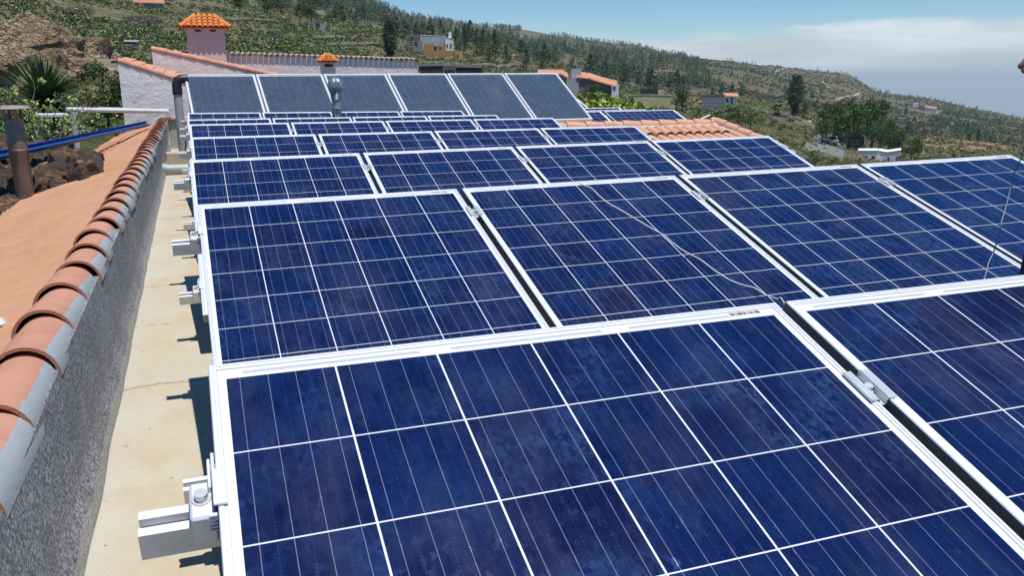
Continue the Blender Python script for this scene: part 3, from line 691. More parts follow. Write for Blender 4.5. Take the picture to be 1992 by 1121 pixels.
# ------------------------------------------------------------------ white house behind the collectors
wh = tag(empty('white_house', loc=(0, 0, 0)), 'white plastered house with sloping tile-edged walls and two tile-hatted chimneys', 'house')
def wall_poly(px, Y, zb, th, name, mat):
    top = [at(x, y, Y) for x, y in px]; poly = [Vector((top[0].x, Y, zb))] + top + [Vector((top[-1].x, Y, zb))]
    b = MB(); b.prism([p for p in poly], (0, th, 0)); return b.build(name, mat, wh)
wa = wall_poly([(229, 120), (345, 157), (420, 181)], 18.0, -2.2, .22, 'wall', M['white'])
wb = wall_poly([(295, 97), (497, 142), (560, 157)], 20.4, -2.2, .22, 'wall', M['pink2'])
wc = wall_poly([(338, 105), (437, 107), (620, 112), (812, 120)], 23.0, -2.2, .22, 'wall', M['pink2'])
b = MB(); e0, e1 = at(812, 120, 23.0), None; b.box((e0.x - .11, 24.6, (e0.z - 2.2)/2 - .02), (.22, 2.8, e0.z + 2.2)); b.build('side_wall', M['white'], wh)
b = MB(); b.box((at(229, 120, 18.0).x + .11, 20.6, -.95), (.2, 4.7, 2.5)); b.build('side_wall', M['white'], wh)
def verge(P0, P1, n, depth, name, up):
    """a row of verge tiles along a sloping wall top, then the tiled slope behind it"""
    b = MB()
    for k in range(n):
        a, c = P0.lerp(P1, k/n), P0.lerp(P1, (k + 1.12)/n)
        b.barrel(c + Vector((0, .07, .020)), a + Vector((0, .07, .012)), .075, .064, (0, -.55, 1), .012, 8)
    d = (P1 - P0).normalized(); r = .19; m = int(depth / r)
    for j in range(1, m + 1):
        for k in range(n):
            a, c = P0.lerp(P1, k/n), P0.lerp(P1, (k + 1.12)/n); o = Vector((0, .07 + j*r, up*j))
            b.barrel(c + o + Vector((0, 0, .02)), a + o, .072, .060, (0, 0, 1), .012, 6)
    b.build(name, M['tile_far2'], wh, True)
    b = MB(); q = [P0, P1, P1 + Vector((0, depth + .1, up*m)), P0 + Vector((0, depth + .1, up*m))]; b.slab([p + Vector((0, .03, -.03)) for p in q], (0, 0, 1), .05); b.build('roof_slab', M['tile_far2'], wh)
M['tile_far2'] = tile_mat('weathered_roof_tile', (.50, .20, .12), (.60, .30, .19), (.60, .42, .33), 3)
verge(at(228, 119, 17.98), at(420, 179, 17.98), 9, 2.2, 'roof_tiles', .008)
verge(at(294, 96, 20.38), at(560, 154, 20.38), 10, 2.2, 'roof_tiles', -.014)
b = MB(); A, B_ = at(336, 104, 23.0), at(813, 119, 23.0); n = 46
for k in range(n):
    q = A.lerp(B_, (k + .5)/n); jr = random.uniform(-.006, .006); b.barrel(q + Vector((0, -.06, .012 + jr)), q + Vector((0, .45, .06)), .062, .055, (0, 0, 1), .016, 8)
b.build('eave_tiles', tile_mat('pale_mossy_tile', (.38, .28, .26), (.50, .39, .36), (.30, .24, .22), 6), wh, True)
def tile_hat(parent, c, wx, wy, h, tw, over, rows):
    """four-sided barrel tile hat: c centre of the eave level"""
    b = MB(); cx, cy, cz = c; hx, hy = wx/2 + over, wy/2 + over; tx = tw/2; ty = tw/2*wy/wx
    b.add([(cx-hx, cy-hy, cz), (cx+hx, cy-hy, cz), (cx+hx, cy+hy, cz), (cx-hx, cy+hy, cz), (cx-tx, cy-ty, cz+h), (cx+tx, cy-ty, cz+h), (cx+tx, cy+ty, cz+h), (cx-tx, cy+ty, cz+h)],
          [(0,1,5,4), (1,2,6,5), (2,3,7,6), (3,0,4,7), (4,5,6,7), (0,3,2,1)])
    for sx, sy, W_, T_, D_ in ((0, -1, hx, tx, hy - ty), (0, 1, hx, tx, hy - ty), (-1, 0, hy, ty, hx - tx), (1, 0, hy, ty, hx - tx)):
        m = max(3, int(2*W_/rows)); sp = 2*W_/m
        for k in range(m):
            u = -W_ + sp*(k + .5); lim = 1 if abs(u) <= T_ else (W_ - abs(u))/(W_ - T_)
            seg = max(1, int(round(4*lim)))
            for s_ in range(seg):
                f0, f1 = lim*s_/seg - .02, lim*(s_ + 1.12)/seg
                def pt(f):
                    o = (hy if sx == 0 else hx) - D_*f
                    return Vector((cx + (u if sx == 0 else sx*o), cy + (sy*o if sx == 0 else u), cz + h*f + .006))
                b.barrel(pt(f0) + Vector((0, 0, .012)), pt(f1), sp*.52, sp*.44, Vector((sx*h, sy*h, D_)), sp*.09, 6)
    for a, e in ((-1,-1),(1,-1),(1,1),(-1,1)):
        b.barrel((cx + a*hx*1.01, cy + e*hy*1.01, cz + .012), (cx + a*tx, cy + e*ty, cz + h + .01), rows*.55, rows*.5, (0, 0, 1), .012, 6)
    return b.build('tile_hat', M['tile_o'], parent, True)
P0, P1, Pe = at(362, 54, 22.2), at(436, 54, 22.2), at(437, 128, 22.2); wx = P1.x - P0.x
b = MB(); b.box(((P0.x + P1.x)/2, 22.2 + .33, (P0.z - .6)/2 + .0), (wx, .66, P0.z + .6)); 
big = b.build('chimney', M['pink'], wh)
for f in (.30, .70):
    q = P0.lerp(P1, f) + Vector((0, -.003, -.055)); b = MB(); b.box(q, (.14, .01, .05)); b.build('smoke_slot', M['dark'], big)
b = MB(); b.bbox(((P0.x+P1.x)/2, 22.53, P0.z - .013), (wx + .10, .76, .03), .005); b.build('ledge', M['pink'], big)
tile_hat(big, ((P0.x+P1.x)/2, 22.53, P0.z + .005), wx, .66, .29, wx*.5, .13, .115)
P0, P1 = at(626, 121, 16.6), at(652, 121, 16.6); wx = P1.x - P0.x
b = MB(); b.box(((P0.x+P1.x)/2, 16.6 + wx/2, (P0.z - .9)/2), (wx, wx, P0.z + .9)); sm_ = b.build('chimney', M['pink'], wh)
b = MB(); b.box(((P0.x+P1.x)/2, 16.597, P0.z - .055), (wx*.62, .008, .05)); b.build('smoke_slot', M['dark'], sm_)
tile_hat(sm_, ((P0.x+P1.x)/2, 16.6 + wx/2, P0.z + .0), wx, wx, .145, .05, .05, .062)

# ------------------------------------------------------------------ terrain: one height field round the house
COLS = {  # photo column: (distance in metres, photo row at which that ground is seen)
 -300: [(6,420),(12,335),(20,252),(32,195),(45,110),(60,50),(100,0),(200,-110),(400,-200),(900,-260),(2300,-200)],
 0:    [(6,480),(10,352),(18,262),(30,215),(42,182),(56,100),(75,58),(110,12),(180,-60),(320,-120),(700,-170),(2300,-140)],
 150:  [(6,480),(10,372),(16,300),(26,245),(40,200),(58,132),(90,78),(140,24),(220,-30),(400,-95),(900,-140),(2300,-110)],
 320:  [(6,560),(10,430),(16,350),(25,290),(40,222),(60,152),(90,106),(140,52),(220,8),(400,-45),(900,-90),(2300,-70)],
 450:  [(6,900),(10,640),(25,350),(40,225),(70,140),(110,90),(160,46),(240,15),(330,4),(600,-30),(1100,-62),(2300,-20)],
 620:  [(6,900),(10,640),(25,360),(40,245),(70,152),(120,104),(170,74),(220,50),(300,38),(600,0),(1100,-24),(2300,10)],
 700:  [(6,900),(10,640),(25,360),(42,245),(75,150),(120,108),(170,80),(220,56),(300,48),(600,20),(1150,-6),(2300,20)],
 745:  [(6,900),(10,640),(25,360),(44,245),(78,146),(125,110),(175,84),(225,62),(310,54),(600,32),(1200,6),(2300,30)],
 780:  [(6,900),(10,640),(25,370),(45,240),(80,142),(130,112),(180,88),(230,68),(320,60),(600,42),(1200,16),(2300,40)],
 850:  [(6,900),(10,640),(25,370),(45,240),(80,150),(125,125),(175,104),(230,84),(320,74),(600,58),(1250,33),(2300,50)],
 950:  [(6,900),(10,640),(25,370),(50,235),(80,162),(120,138),(170,119),(230,97),(330,90),(600,76),(1300,50),(2300,65)],
 1100: [(6,900),(10,640),(25,380),(50,255),(80,195),(120,172),(180,152),(260,140),(400,127),(700,102),(1400,68),(2300,82)],
 1250: [(6,900),(10,640),(25,390),(50,275),(80,228),(120,206),(170,187),(260,172),(420,152),(750,122),(1400,92),(2300,108)],
 1350: [(6,900),(10,640),(25,400),(50,290),(80,245),(120,220),(170,203),(260,184),(420,163),(800,128),(1400,113),(2300,124)],
 1450: [(6,900),(10,640),(25,420),(50,312),(80,268),(120,238),(170,214),(260,192),(420,175),(800,143),(1500,121),(2300,140)],
 1550: [(6,900),(10,640),(25,440),(50,340),(80,295),(120,258),(170,232),(260,208),(420,188),(800,163),(1500,134),(2300,160)],
 1650: [(6,900),(10,640),(25,480),(50,390),(80,336),(100,312),(140,284),(200,254),(300,228),(500,203),(900,173),(1500,145),(2300,170)],
 1700: [(6,900),(10,640),(25,490),(50,400),(80,345),(100,322),(140,296),(200,268),(300,242),(500,218),(900,192),(1500,172),(2300,185)],
 1760: [(6,900),(10,640),(25,490),(50,400),(80,348),(120,316),(170,292),(260,264),(420,240),(800,212),(1500,188),(2300,200)],
 1850: [(6,900),(10,640),(25,490),(50,405),(80,352),(120,322),(170,298),(260,270),(420,248),(800,226),(1500,205),(2300,216)],
 1992: [(6,900),(10,640),(25,490),(50,410),(80,366),(120,334),(170,310),(260,287),(420,267),(800,251),(1500,234),(2300,242)],
 2300: [(6,900),(10,640),(25,490),(50,410),(80,382),(120,352),(170,332),(260,312),(420,296),(800,282),(1500,270),(2300,266)],
}
def azel(x, y): d = ray(x, y); return math.atan2(d.x, d.y), math.atan2(d.z, math.hypot(d.x, d.y))
AZ, PR = [], []
LR = np.log(np.geomspace(5, 2300, 160))
for x in sorted(COLS):
    a0 = azel(x, 165)[0]; tr, te = [], []
    for r, y in COLS[x]:
        if x >= 780: r = r * 1.4 if 80 <= r <= 420 else (r * 1.25 if r in (500, 600) else (60 if r in (45, 50) else r))
        xx = x
        for _ in range(4): xx += (a0 - azel(xx, y)[0]) * 1500
        tr.append(math.log(r)); te.append(math.tan(azel(xx, y)[1]))
    AZ.append(a0); PR.append(np.interp(LR, tr, te))
AZ = np.array(AZ); PR = np.array(PR)
from functools import lru_cache
def tan_el(az, lr):
    if az <= AZ[0]: c = PR[0]
    elif az >= AZ[-1]: c = PR[-1]
    else:
        i = int(np.searchsorted(AZ, az)) - 1; t = (az - AZ[i]) / (AZ[i+1] - AZ[i]); c = PR[i] * (1-t) + PR[i+1] * t
    return float(np.interp(lr, LR, c))
def ground_az(az, r):
    lr = math.log(max(r, 1.0)); z = r * tan_el(az, min(lr, LR[-1]))
    x, y = r * math.sin(az), r * math.cos(az)
    n_ = noise.fractal(Vector((x / (8 + .12*r), y / (8 + .12*r), 1.7)), 1, 2.1, 4) * .0065 * r
    n_ += noise.noise(Vector((x*.35, y*.35, 4))) * .06 * min(1, r/8)
    if 45 < r < 420: n_ += .0022 * r * (abs(noise.noise(Vector((x*.06, y*.06, 8)))) - .25) * 2
    z += n_
    if r > 2300: z = 2300*tan_el(az, LR[-1]) - (r - 2300) * .42
    # outside the photographed sector the slope simply runs on and settles to a gentle hillside
    k = max(0.0, min(1.0, (abs(az - rad(21)) - rad(48)) / rad(25)))
    if k: z = z*(1-k) + k * (-4.5 - .06*min(r, 1500) + n_)
    # the plot the houses stand on
    if r < 24 and -.3 < x < 11 and y < 22: z = min(z, -4.2)
    if x > -2.1 and y < 17.8 and r < 22: z = min(z, -1.9)
    if r < 10: z = min(z, -1.9 - .12*(10 - r))
    if z > 120: z = 120 + 45*math.tanh((z - 120)/45)
    return max(z, -470.0)
def ground(x, y): return ground_az(math.atan2(x, y), math.hypot(x, y))
def g_at(px, r):
    a = azel(px, 165)[0]; return Vector((r*math.sin(a), r*math.cos(a), ground_az(a, r)))
def spot(px, py, rmin=20):
    """where the photo's pixel (px, py) meets the ground"""
    for r in np.geomspace(rmin, 2200, 260):
        d = ray(px, py); h = math.hypot(d.x, d.y); P = d * (r/h)
        if ground(P.x, P.y) >= P.z: P.z = ground(P.x, P.y); return P, r
    return P, r
azs = np.concatenate([np.linspace(-180, -27, 40)[:-1], np.linspace(-27, 70, 520)[:-1], np.linspace(70, 180, 28)])
azs = np.radians(azs + 0.0)
rs = np.concatenate([[1.0, 3.0], np.geomspace(5, 2300, 270), [2450, 2700, 3000, 3300, 3700]])
V = np.zeros((len(azs), len(rs), 3)); 
for i, a in enumerate(azs):
    sa, ca = math.sin(a), math.cos(a)
    for j, r in enumerate(rs): V[i, j] = (r*sa, r*ca, ground_az(a, r))
ni, nj = V.shape[:2]; idx = np.arange(ni*nj).reshape(ni, nj)
Q = np.stack([idx[:-1, :-1], idx[:-1, 1:], idx[1:, 1:], idx[1:, :-1]], -1).reshape(-1, 4)
# ground cover classes carried per vertex: R bare earth, G green, B dark lava
tint = np.zeros((ni, nj, 3), np.float32)
def soft(x, a, b): return max(0.0, min(1.0, (x-a)/(b-a)))
SOIL = [(1225, 1345, 106, 121, 1.0, 0), (1770, 1960, 272, 292, .9, 0), (1780, 1830, 258, 282, .8, 0), (1640, 1720, 178, 196, .35, 0), (1450, 1530, 130, 140, .35, 0), (1690, 1700, 180, 186, .5, 0), (905, 935, 85, 100, .6, 0), (1560, 1620, 250, 275, .4, 0), (1320, 1370, 185, 205, .5, 0), (560, 615, 50, 75, .35, 0)]
GREEN = [(1200, 1420, 196, 232, .9), (1340, 1560, 185, 260, .55), (1420, 1580, 235, 300, .8), (1900, 2000, 250, 275, .6), (1790, 1990, 288, 312, .5), (440, 820, 35, 120, .35), (900, 1060, 120, 145, .8), (0, 250, 200, 330, .9), (0, 500, 0, 110, .3)]
LAVA = [(380, 470, 60, 95, .9), (500, 560, 55, 95, .9), (0, 70, 0, 50, .5), (110, 190, 10, 60, .6), (240, 320, 30, 80, .9), (1150, 1240, 128, 145, .8), (1120, 1190, 120, 135, .5)]
for i in range(0, ni):
    for j in range(nj):
        P = Vector(V[i, j]); z = P.dot(CF)
        r = rs[j]; g = .22; s_ = .18; lv = 0.0
        if z > 1:
            x, y = pix(P); wob = 6*noise.noise(P*(9/max(r, 9)))
            for a, b_, c, d, k, _ in SOIL:
                if a-12 < x < b_+12 and c-5 < y < d+5: s_ = max(s_, k * soft(min(x-a, b_-x) + wob, -8, 8) * soft(min(y-c, d-y) + wob*.4, -3, 3))
            for a, b_, c, d, k in GREEN:
                if a-20 < x < b_+20 and c-10 < y < d+10: g = max(g, k * soft(min(x-a, b_-x) + 2*wob, -16, 16) * soft(min(y-c, d-y) + wob, -6, 6))
            for a, b_, c, d, k in LAVA:
                if a-20 < x < b_+20 and c-10 < y < d+10: lv = max(lv, k * soft(min(x-a, b_-x) + 3*wob, -16, 16) * soft(min(y-c, d-y) + 2*wob, -6, 6))
        tint[i, j] = (s_, g, lv)
def ground_mat():
    m = Mat('hillside_ground'); P = m.n('ShaderNodeNewGeometry').outputs['Position']; at_ = m.n('ShaderNodeVertexColor', layer_name='tint')
    sp = m.n('ShaderNodeSeparateColor'); m.l(at_.outputs[0], sp.inputs[0]); so_, gr, lv = sp.outputs
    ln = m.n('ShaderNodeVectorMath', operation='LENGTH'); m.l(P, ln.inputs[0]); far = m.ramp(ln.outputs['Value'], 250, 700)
    nf = m.noise(.45, 9, .68, P); nm = m.noise(.055, 9, .66, P); nl = m.noise(.008, 8, .6, P)
    dry = m.mix(m.ramp(nf, .35, .65), (.14, .11, .075), (.31, .25, .18)); dry = m.mix(m.ramp(nm, .4, .65), dry, (.16, .12, .09))
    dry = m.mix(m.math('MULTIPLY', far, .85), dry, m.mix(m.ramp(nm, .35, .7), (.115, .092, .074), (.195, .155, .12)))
    grn = m.mix(m.ramp(nf, .3, .7), (.05, .066, .022), (.14, .15, .055)); grn = m.mix(m.ramp(nm, .40, .65), grn, (.095, .085, .050))
    gf = m.ramp(m.math('MULTIPLY_ADD', gr, .62, m.math('MULTIPLY_ADD', nm, .5, m.math('MULTIPLY', nl, .5))), .52, .78)
    c = m.mix(gf, dry, grn)
    sk_ = m.ramp(m.noise(.16, 8, .75, P), .50, .62); c = m.mix(m.math('MULTIPLY', sk_, .75), c, m.mix(nf, (.022, .036, .014), (.05, .065, .03)))
    bz = m.ramp(m.noise(.09, 7, .7, m.scale(P, (1, 1, 3))), .58, .68); c = m.mix(m.math('MULTIPLY', bz, .6), c, (.20, .16, .115))
    sf = m.ramp(m.math('MULTIPLY_ADD', so_, .75, m.math('MULTIPLY', nf, .5)), .52, .72); c = m.mix(sf, c, m.mix(nf, (.21, .115, .062), (.34, .21, .125)))
    rk = m.math('MULTIPLY', m.math('LESS_THAN', m.vor(.9, P), .22), m.ramp(nm, .52, .6)); c = m.mix(m.math('MULTIPLY', rk, .7), c, (.24, .21, .18))
    vd = m.ramp(m.math('MULTIPLY_ADD', lv, .8, m.math('MULTIPLY', nf, .6)), .62, .82); c = m.mix(vd, c, m.mix(m.ramp(m.vor(.6, P), .1, .7), (.012, .011, .012), (.06, .05, .045)))
    m.set(Base_Color=c, Roughness=1.0); m.b.inputs['Specular IOR Level'].default_value = .1
    m.bump(m.math('ADD', nf, m.math('MULTIPLY', nm, 3.0)), .9, .8); return m.m
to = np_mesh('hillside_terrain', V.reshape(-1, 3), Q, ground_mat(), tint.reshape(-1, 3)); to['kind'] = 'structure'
to.data.polygons.foreach_set('use_smooth', [True]*len(to.data.polygons))
def sea_mat():
    m = Mat('sea_water'); P = m.n('ShaderNodeNewGeometry').outputs['Position']
    m.set(Base_Color=m.mix(m.noise(.0006, 6, .6, P), (.045, .14, .16), (.06, .165, .185)), Roughness=.06); m.bump(m.noise(.05, 4, .6, P), .02, 1.0); return m.m
b = MB(); n = 96; RS = 45000.0
b.add([(RS*math.cos(2*math.pi*k/n), RS*math.sin(2*math.pi*k/n), -440) for k in range(n)], [tuple(range(n))])
tag(b.build('sea', sea_mat()), kind='structure')

# ------------------------------------------------------------------ foliage
def fol_mat(name='foliage', rough=.65, trans=.0):
    m = Mat(name); a = m.n('ShaderNodeVertexColor', layer_name='tint'); P = m.n('ShaderNodeNewGeometry').outputs['Position']; oi = m.n('ShaderNodeObjectInfo').outputs['Random']
    hv = m.n('ShaderNodeHueSaturation'); hv.inputs['Saturation'].default_value = 1.0; m.l(a.outputs[0], hv.inputs['Color']); m.l(m.math('MULTIPLY_ADD', oi, .03, .485), hv.inputs['Hue']); m.l(m.math('MULTIPLY_ADD', oi, .5, 1.75), hv.inputs['Value'])
    m.set(Base_Color=hv.outputs[0], Roughness=rough); m.b.inputs['Specular IOR Level'].default_value = .25
    return m.m
M['fol'] = fol_mat()
M['bark'] = simple('bark', (.11, .075, .05), .95, .3, 4, 0, .5, 20)
def quads(C, size, normal=None, aspect=1.0, flat=0.0):
    """leaf-sized quads at points C (n,3) with random directions"""
    n = len(C); A = rng.normal(size=(n, 3)); 
    if flat: A[:, 2] *= (1 - flat)
    A /= np.linalg.norm(A, axis=1, keepdims=True); Bv = rng.normal(size=(n, 3)); Bv -= A * (A*Bv).sum(1, keepdims=True); Bv /= np.linalg.norm(Bv, axis=1, keepdims=True)
    s_ = (size if np.ndim(size) else np.full(n, size))[:, None] * rng.uniform(.6, 1.3, (n, 1)); A = A*s_*aspect; Bv = Bv*s_
    bend = np.cross(A, Bv); bend /= np.linalg.norm(bend, axis=1, keepdims=True) + 1e-9; bend = bend * s_ * .3
    Vv = np.stack([C - A, C - Bv*.55 + bend, C + A, C + Bv*.55 + bend], 1).reshape(-1, 3)
    return Vv, np.arange(4*n).reshape(n, 4)
def blob_points(c, rad3, n, shell=.55):
    d = rng.normal(size=(n, 3)); d /= np.linalg.norm(d, axis=1, keepdims=True); q = (shell + (1 - shell)*rng.random((n, 1))**.6)
    return np.array(c) + d*q*np.array(rad3)
class Crown:
    def __init__(s): s.V = []; s.Q = []; s.T = []; s.n = 0
    def blob(s, c, r3, n, size, col, var=.25, shell=.55, aspect=1.3, lump=.3):
        P = blob_points(c, r3, n, shell); P = P + np.array([[noise.noise(Vector(p*2.2))*lump*min(r3) for _ in range(1)]*3 for p in P])
        Vv, Q = quads(P, size, aspect=aspect); t = np.array(col)[None] * (1 + var*rng.normal(size=(n, 1))).clip(.4, 1.9)
        s.V.append(Vv); s.Q.append(Q + s.n); s.T.append(np.repeat(t, 4, 0)); s.n += len(Vv)
    def build(s, name, parent=None, mat=None):
        return np_mesh(name, np.concatenate(s.V), np.concatenate(s.Q), mat or M['fol'], np.concatenate(s.T), parent)
def trunk_mb(h, r, lean=.04, limbs=0, seed=1):
    rr = random.Random(seed); b = MB(); P = [Vector((lean*h*math.sin(k*.9)*.3, lean*h*k/5*.4, h*k/5)) for k in range(6)]; b.tube(P, [r*(1 - .13*k) for k in range(6)], 8)
    for k in range(limbs):
        z = h*rr.uniform(.35, .9); a = rr.uniform(0, 6.28); l = h*rr.uniform(.18, .35); b.tube([Vector((0, 0, z)), Vector((math.cos(a)*l*.5, math.sin(a)*l*.5, z + l*.25)), Vector((math.cos(a)*l, math.sin(a)*l, z + l*.55))], [r*.4, r*.28, r*.12], 5)
    return b
def make_pine(seed, n=1500, dense=1.0):
    """unit pine 1 m high"""
    rr = random.Random(seed); root = empty('pine_tree'); c = Crown(); k = 15
    for i in range(k):
        f = i/(k - 1); z = .20 + .76*f; R = (.24*(1 - f)**.75 + .025)*rr.uniform(.75, 1.25); m = 3 if f < .75 else 1
        for j in range(m):
            a = rr.uniform(0, 6.28); o = R*.55 if m > 1 else 0; col = rr.choice([(.020, .038, .012), (.030, .052, .016), (.042, .066, .022), (.026, .044, .018)])
            c.blob((math.cos(a)*o, math.sin(a)*o, z + rr.uniform(-.02, .02)), (R*.7, R*.7, .055), max(12, int(n/(k*m))), .017, col, .22, .3, 1.6)
    c.build('crown', root); trunk_mb(.9, .018, .05, 4, seed).build('trunk', M['bark'], root); return root
def make_broad(seed, n=2200, cols=((.022, .045, .012), (.035, .062, .016), (.055, .085, .022)), squat=1.0, leaf=.020):
    rr = random.Random(seed); root = empty('leafy_tree'); c = Crown(); k = 22
    for i in range(k):
        a = rr.uniform(0, 6.28); f = rr.random(); z = .28 + .58*f; R = .30*squat*math.sqrt(max(.1, 1 - ((z - .52)/.5)**2))*rr.uniform(.35, .95)
        r_ = rr.uniform(.10, .17); c.blob((math.cos(a)*R, math.sin(a)*R, z), (r_*squat, r_*squat, r_*.8), int(n/k), leaf, rr.choice(cols), .28, .5, 1.25)
    c.build('crown', root); trunk_mb(.7, .026, .06, 6, seed).build('trunk', M['bark'], root); return root
def make_cypress(seed, col=(.016, .030, .012)):
    rr = random.Random(seed); root = empty('cypress_tree'); c = Crown()
    for i in range(20):
        f = i/19; z = .07 + .88*f; R = .145*math.sin(math.pi*min(1, .18 + .82*(1 - f)))**.8*rr.uniform(.8, 1.12) + .012
        c.blob((rr.uniform(-.02, .02), rr.uniform(-.02, .02), z), (R, R, .07), 110, .018, tuple(x*rr.uniform(.75, 1.5) for x in col), .25, .55, 1.5)
    c.build('crown', root); trunk_mb(.5, .02, 0, 0, seed).build('trunk', M['bark'], root); return root
def place(o, px, yt, yb, wide=1.0, rmin=28, r=None):
    P, rr_ = spot(px, yb, rmin) if r is None else (g_at(px, r), r)
    h = max(.3, (yb - yt)/FPX*P.length*1.03) if r is None else max(.5, atr(px, yt, r).z - P.z)
    o.location = P - Vector((0, 0, .02*h)); o.scale = (h*wide, h*wide, h); o.rotation_euler.z = random.uniform(0, 6.28); return rr_
pines = [make_pine(s) for s in (1, 2, 3)]; broads = [make_broad(s) for s in (4, 5, 6)]
used = set()
def inst(proto):
    if proto.name in used: return copy_tree(proto)
    used.add(proto.name); return proto
# cypress beside the terraces
cyp = make_cypress(9); place(cyp, 760, 47, 124, 1.15); tag(cyp, 'dark narrow cypress standing by itself above the white wall', 'tree')
cy2 = copy_tree(cyp); place(cy2, 1545, 157, 229, 1.25); tag(cy2, 'tall dark conifer beside the palm on the green slope', 'tree')
g1 = 'pines by the ochre and white houses'
PN = [(888,58,104,'pine close to the right end of the white hillside house'), (905,56,108,'bushy pine just right of the ochre house'), (926,62,104,'pine behind and right of the bushy ochre-house pine'), (941,60,116,'tall pine in the middle of the pine cluster'),
      (963,64,122,'tallest slim pine of the cluster, right of centre'), (952,92,124,'low dark pine in front of the slim tallest pine'), (985,90,126,'round-topped pine at the right end of the cluster'), (1024,97,137,'lone pine on the terrace edge right of the cluster'), (1055,112,142,'small pine above the terracotta roofs'),
      (834,44,70,'small pine behind the white hillside house'), (858,40,74,'dark pine rising behind the white hillside house'), (876,48,74,'slim pine behind the right half of the white hillside house')]
for k, (x, t, yb, lab) in enumerate(PN):
    o = inst(pines[k % 3]); place(o, x, t, yb, 1.15); tag(o, lab, 'tree', g1)
g2 = 'trees on the terrace crest'
for k, (x, t, yb, lab) in enumerate([(468,-14,24,'dark tree on the crest, leftmost of the crest trees'), (520,-8,30,'tall dark tree on the crest right of the big chimney'), (548,-12,28,'tree on the crest between the tall dark one and the stone hut'), (585,8,40,'broad green tree left of the stone hut'), (606,10,42,'green tree touching the stone hut on its left'), (645,14,46,'round tree behind the stone hut'), (668,22,48,'smaller tree right of the stone hut')]):
    o = inst(broads[k % 3]); place(o, x, t, yb, 1.25); tag(o, lab, 'tree', g2)
g3 = 'big trees of the dark grove in the valley'
for k, (x, t, yb, lab) in enumerate([(1598,216,282,'leftmost tree of the dark grove above the road'), (1622,200,286,'second tree of the dark grove from the road'), (1650,190,290,'tallest crown of the dark grove'), (1672,206,290,'grove tree just right of the tallest crown'), (1694,199,296,'tall grove tree above the white house with the green roof edge'), (1712,226,300,'grove tree at the right flank of the tall crowns'), (1728,240,306,'mid-height grove tree stepping down to the field'), (1748,256,312,'low grove tree beside the white house wall'), (1772,264,314,'last full tree of the grove towards the field'), (1636,232,290,'low dark tree in front of the tallest crown')]):
    o = inst(broads[k % 3]); place(o, x, t, yb, .95); tag(o, lab, 'tree', g3)
sh = [make_broad(21, 1500, ((.055, .085, .012), (.10, .135, .015), (.14, .15, .02)), 1.5, .028), make_broad(22, 1200, ((.05, .075, .02), (.07, .095, .03), (.04, .06, .02)), 1.6, .026)]
for s_ in sh: s_.name = 'shrub'
for k, (x, t, yb, r, lab, p_) in enumerate([(1112,170,206,30,'yellow-green shrub right behind the rightmost glass collector',0), (1130,182,214,29,'yellow-green shrub above the rearmost far panel',0), (1160,192,216,31,'yellow-green shrub under the round dark tree',0), (1184,188,216,31,'yellow-green shrub behind the far wide panels',0), (1210,190,218,36,'grey-green shrub at the right of the yellow-green shrubs',1),
    (1598,292,322,95,'green bush at the roadside just above the panel edge',1), (1622,300,326,90,'bush beside the stone wall below the parked car',1), (1576,290,316,100,'bush at the left of the roadside wall',1), (1465,208,228,150,'bush in front of the palm',1), (1386,206,222,120,'dark bush beside the white plank',1), (1440,196,216,150,'hedge-like green shrub below the concrete block house',1), (1420,197,217,150,'left half of the green thicket below the concrete block house',1)]):
    o = inst(sh[p_]); place(o, x, t, yb, 1.25, r=r); tag(o, lab, 'shrub', 'shrubs on the slope right of the house')
for k, (x, t, yb, lab, r_) in enumerate([(1157,158,192,'round dark tree beside the terracotta house', 118), (1330,163,192,'round dark bushy tree behind the yellow wall', 168), (1562,198,230,'rounded dark tree at the foot of the tall conifer', None)]):
    o = copy_tree(broads[k % 3]); place(o, x, t, yb, 1.1, r=r_); tag(o, lab, 'tree')
# palm
pm = tag(empty('palm_tree'), 'palm with arching fronds on the green slope left of the tall conifer', 'tree'); P, r = spot(1512, 227); hgt = 24/FPX*P.length; pm.location = P
trunk_mb(hgt*.7, .28, .02).build('trunk', M['bark'], pm)
V_, Q_, T_ = [], [], []; n0 = 0
for k in range(34):
    a = 2.4*k; el = rng.uniform(-.2, 1.2); ln_ = hgt*.75; pts = []
    for j in range(7):
        f = j/6; rr_ = ln_*f*math.cos(el*(1 - .6*f)); zz = hgt*.68 + ln_*(math.sin(el)*f - .55*f*f); wv = .28*math.sin(math.pi*min(1, f + .12))
        ca, sa = math.cos(a), math.sin(a)
        V_ += [(ca*rr_ - sa*wv, sa*rr_ + ca*wv, zz - wv*.5), (ca*rr_, sa*rr_, zz), (ca*rr_ + sa*wv, sa*rr_ - ca*wv, zz - wv*.5)]; T_ += [np.array((.045, .065, .02))*rng.uniform(.7, 1.4)]*3
    for j in range(6):
        for s_ in (0, 1): Q_.append((n0 + 3*j + s_, n0 + 3*j + s_ + 1, n0 + 3*j + 4 + s_, n0 + 3*j + 3 + s_))
    n0 += 21
np_mesh('fronds', np.array(V_), np.array(Q_), M['fol'], np.array(T_), pm)

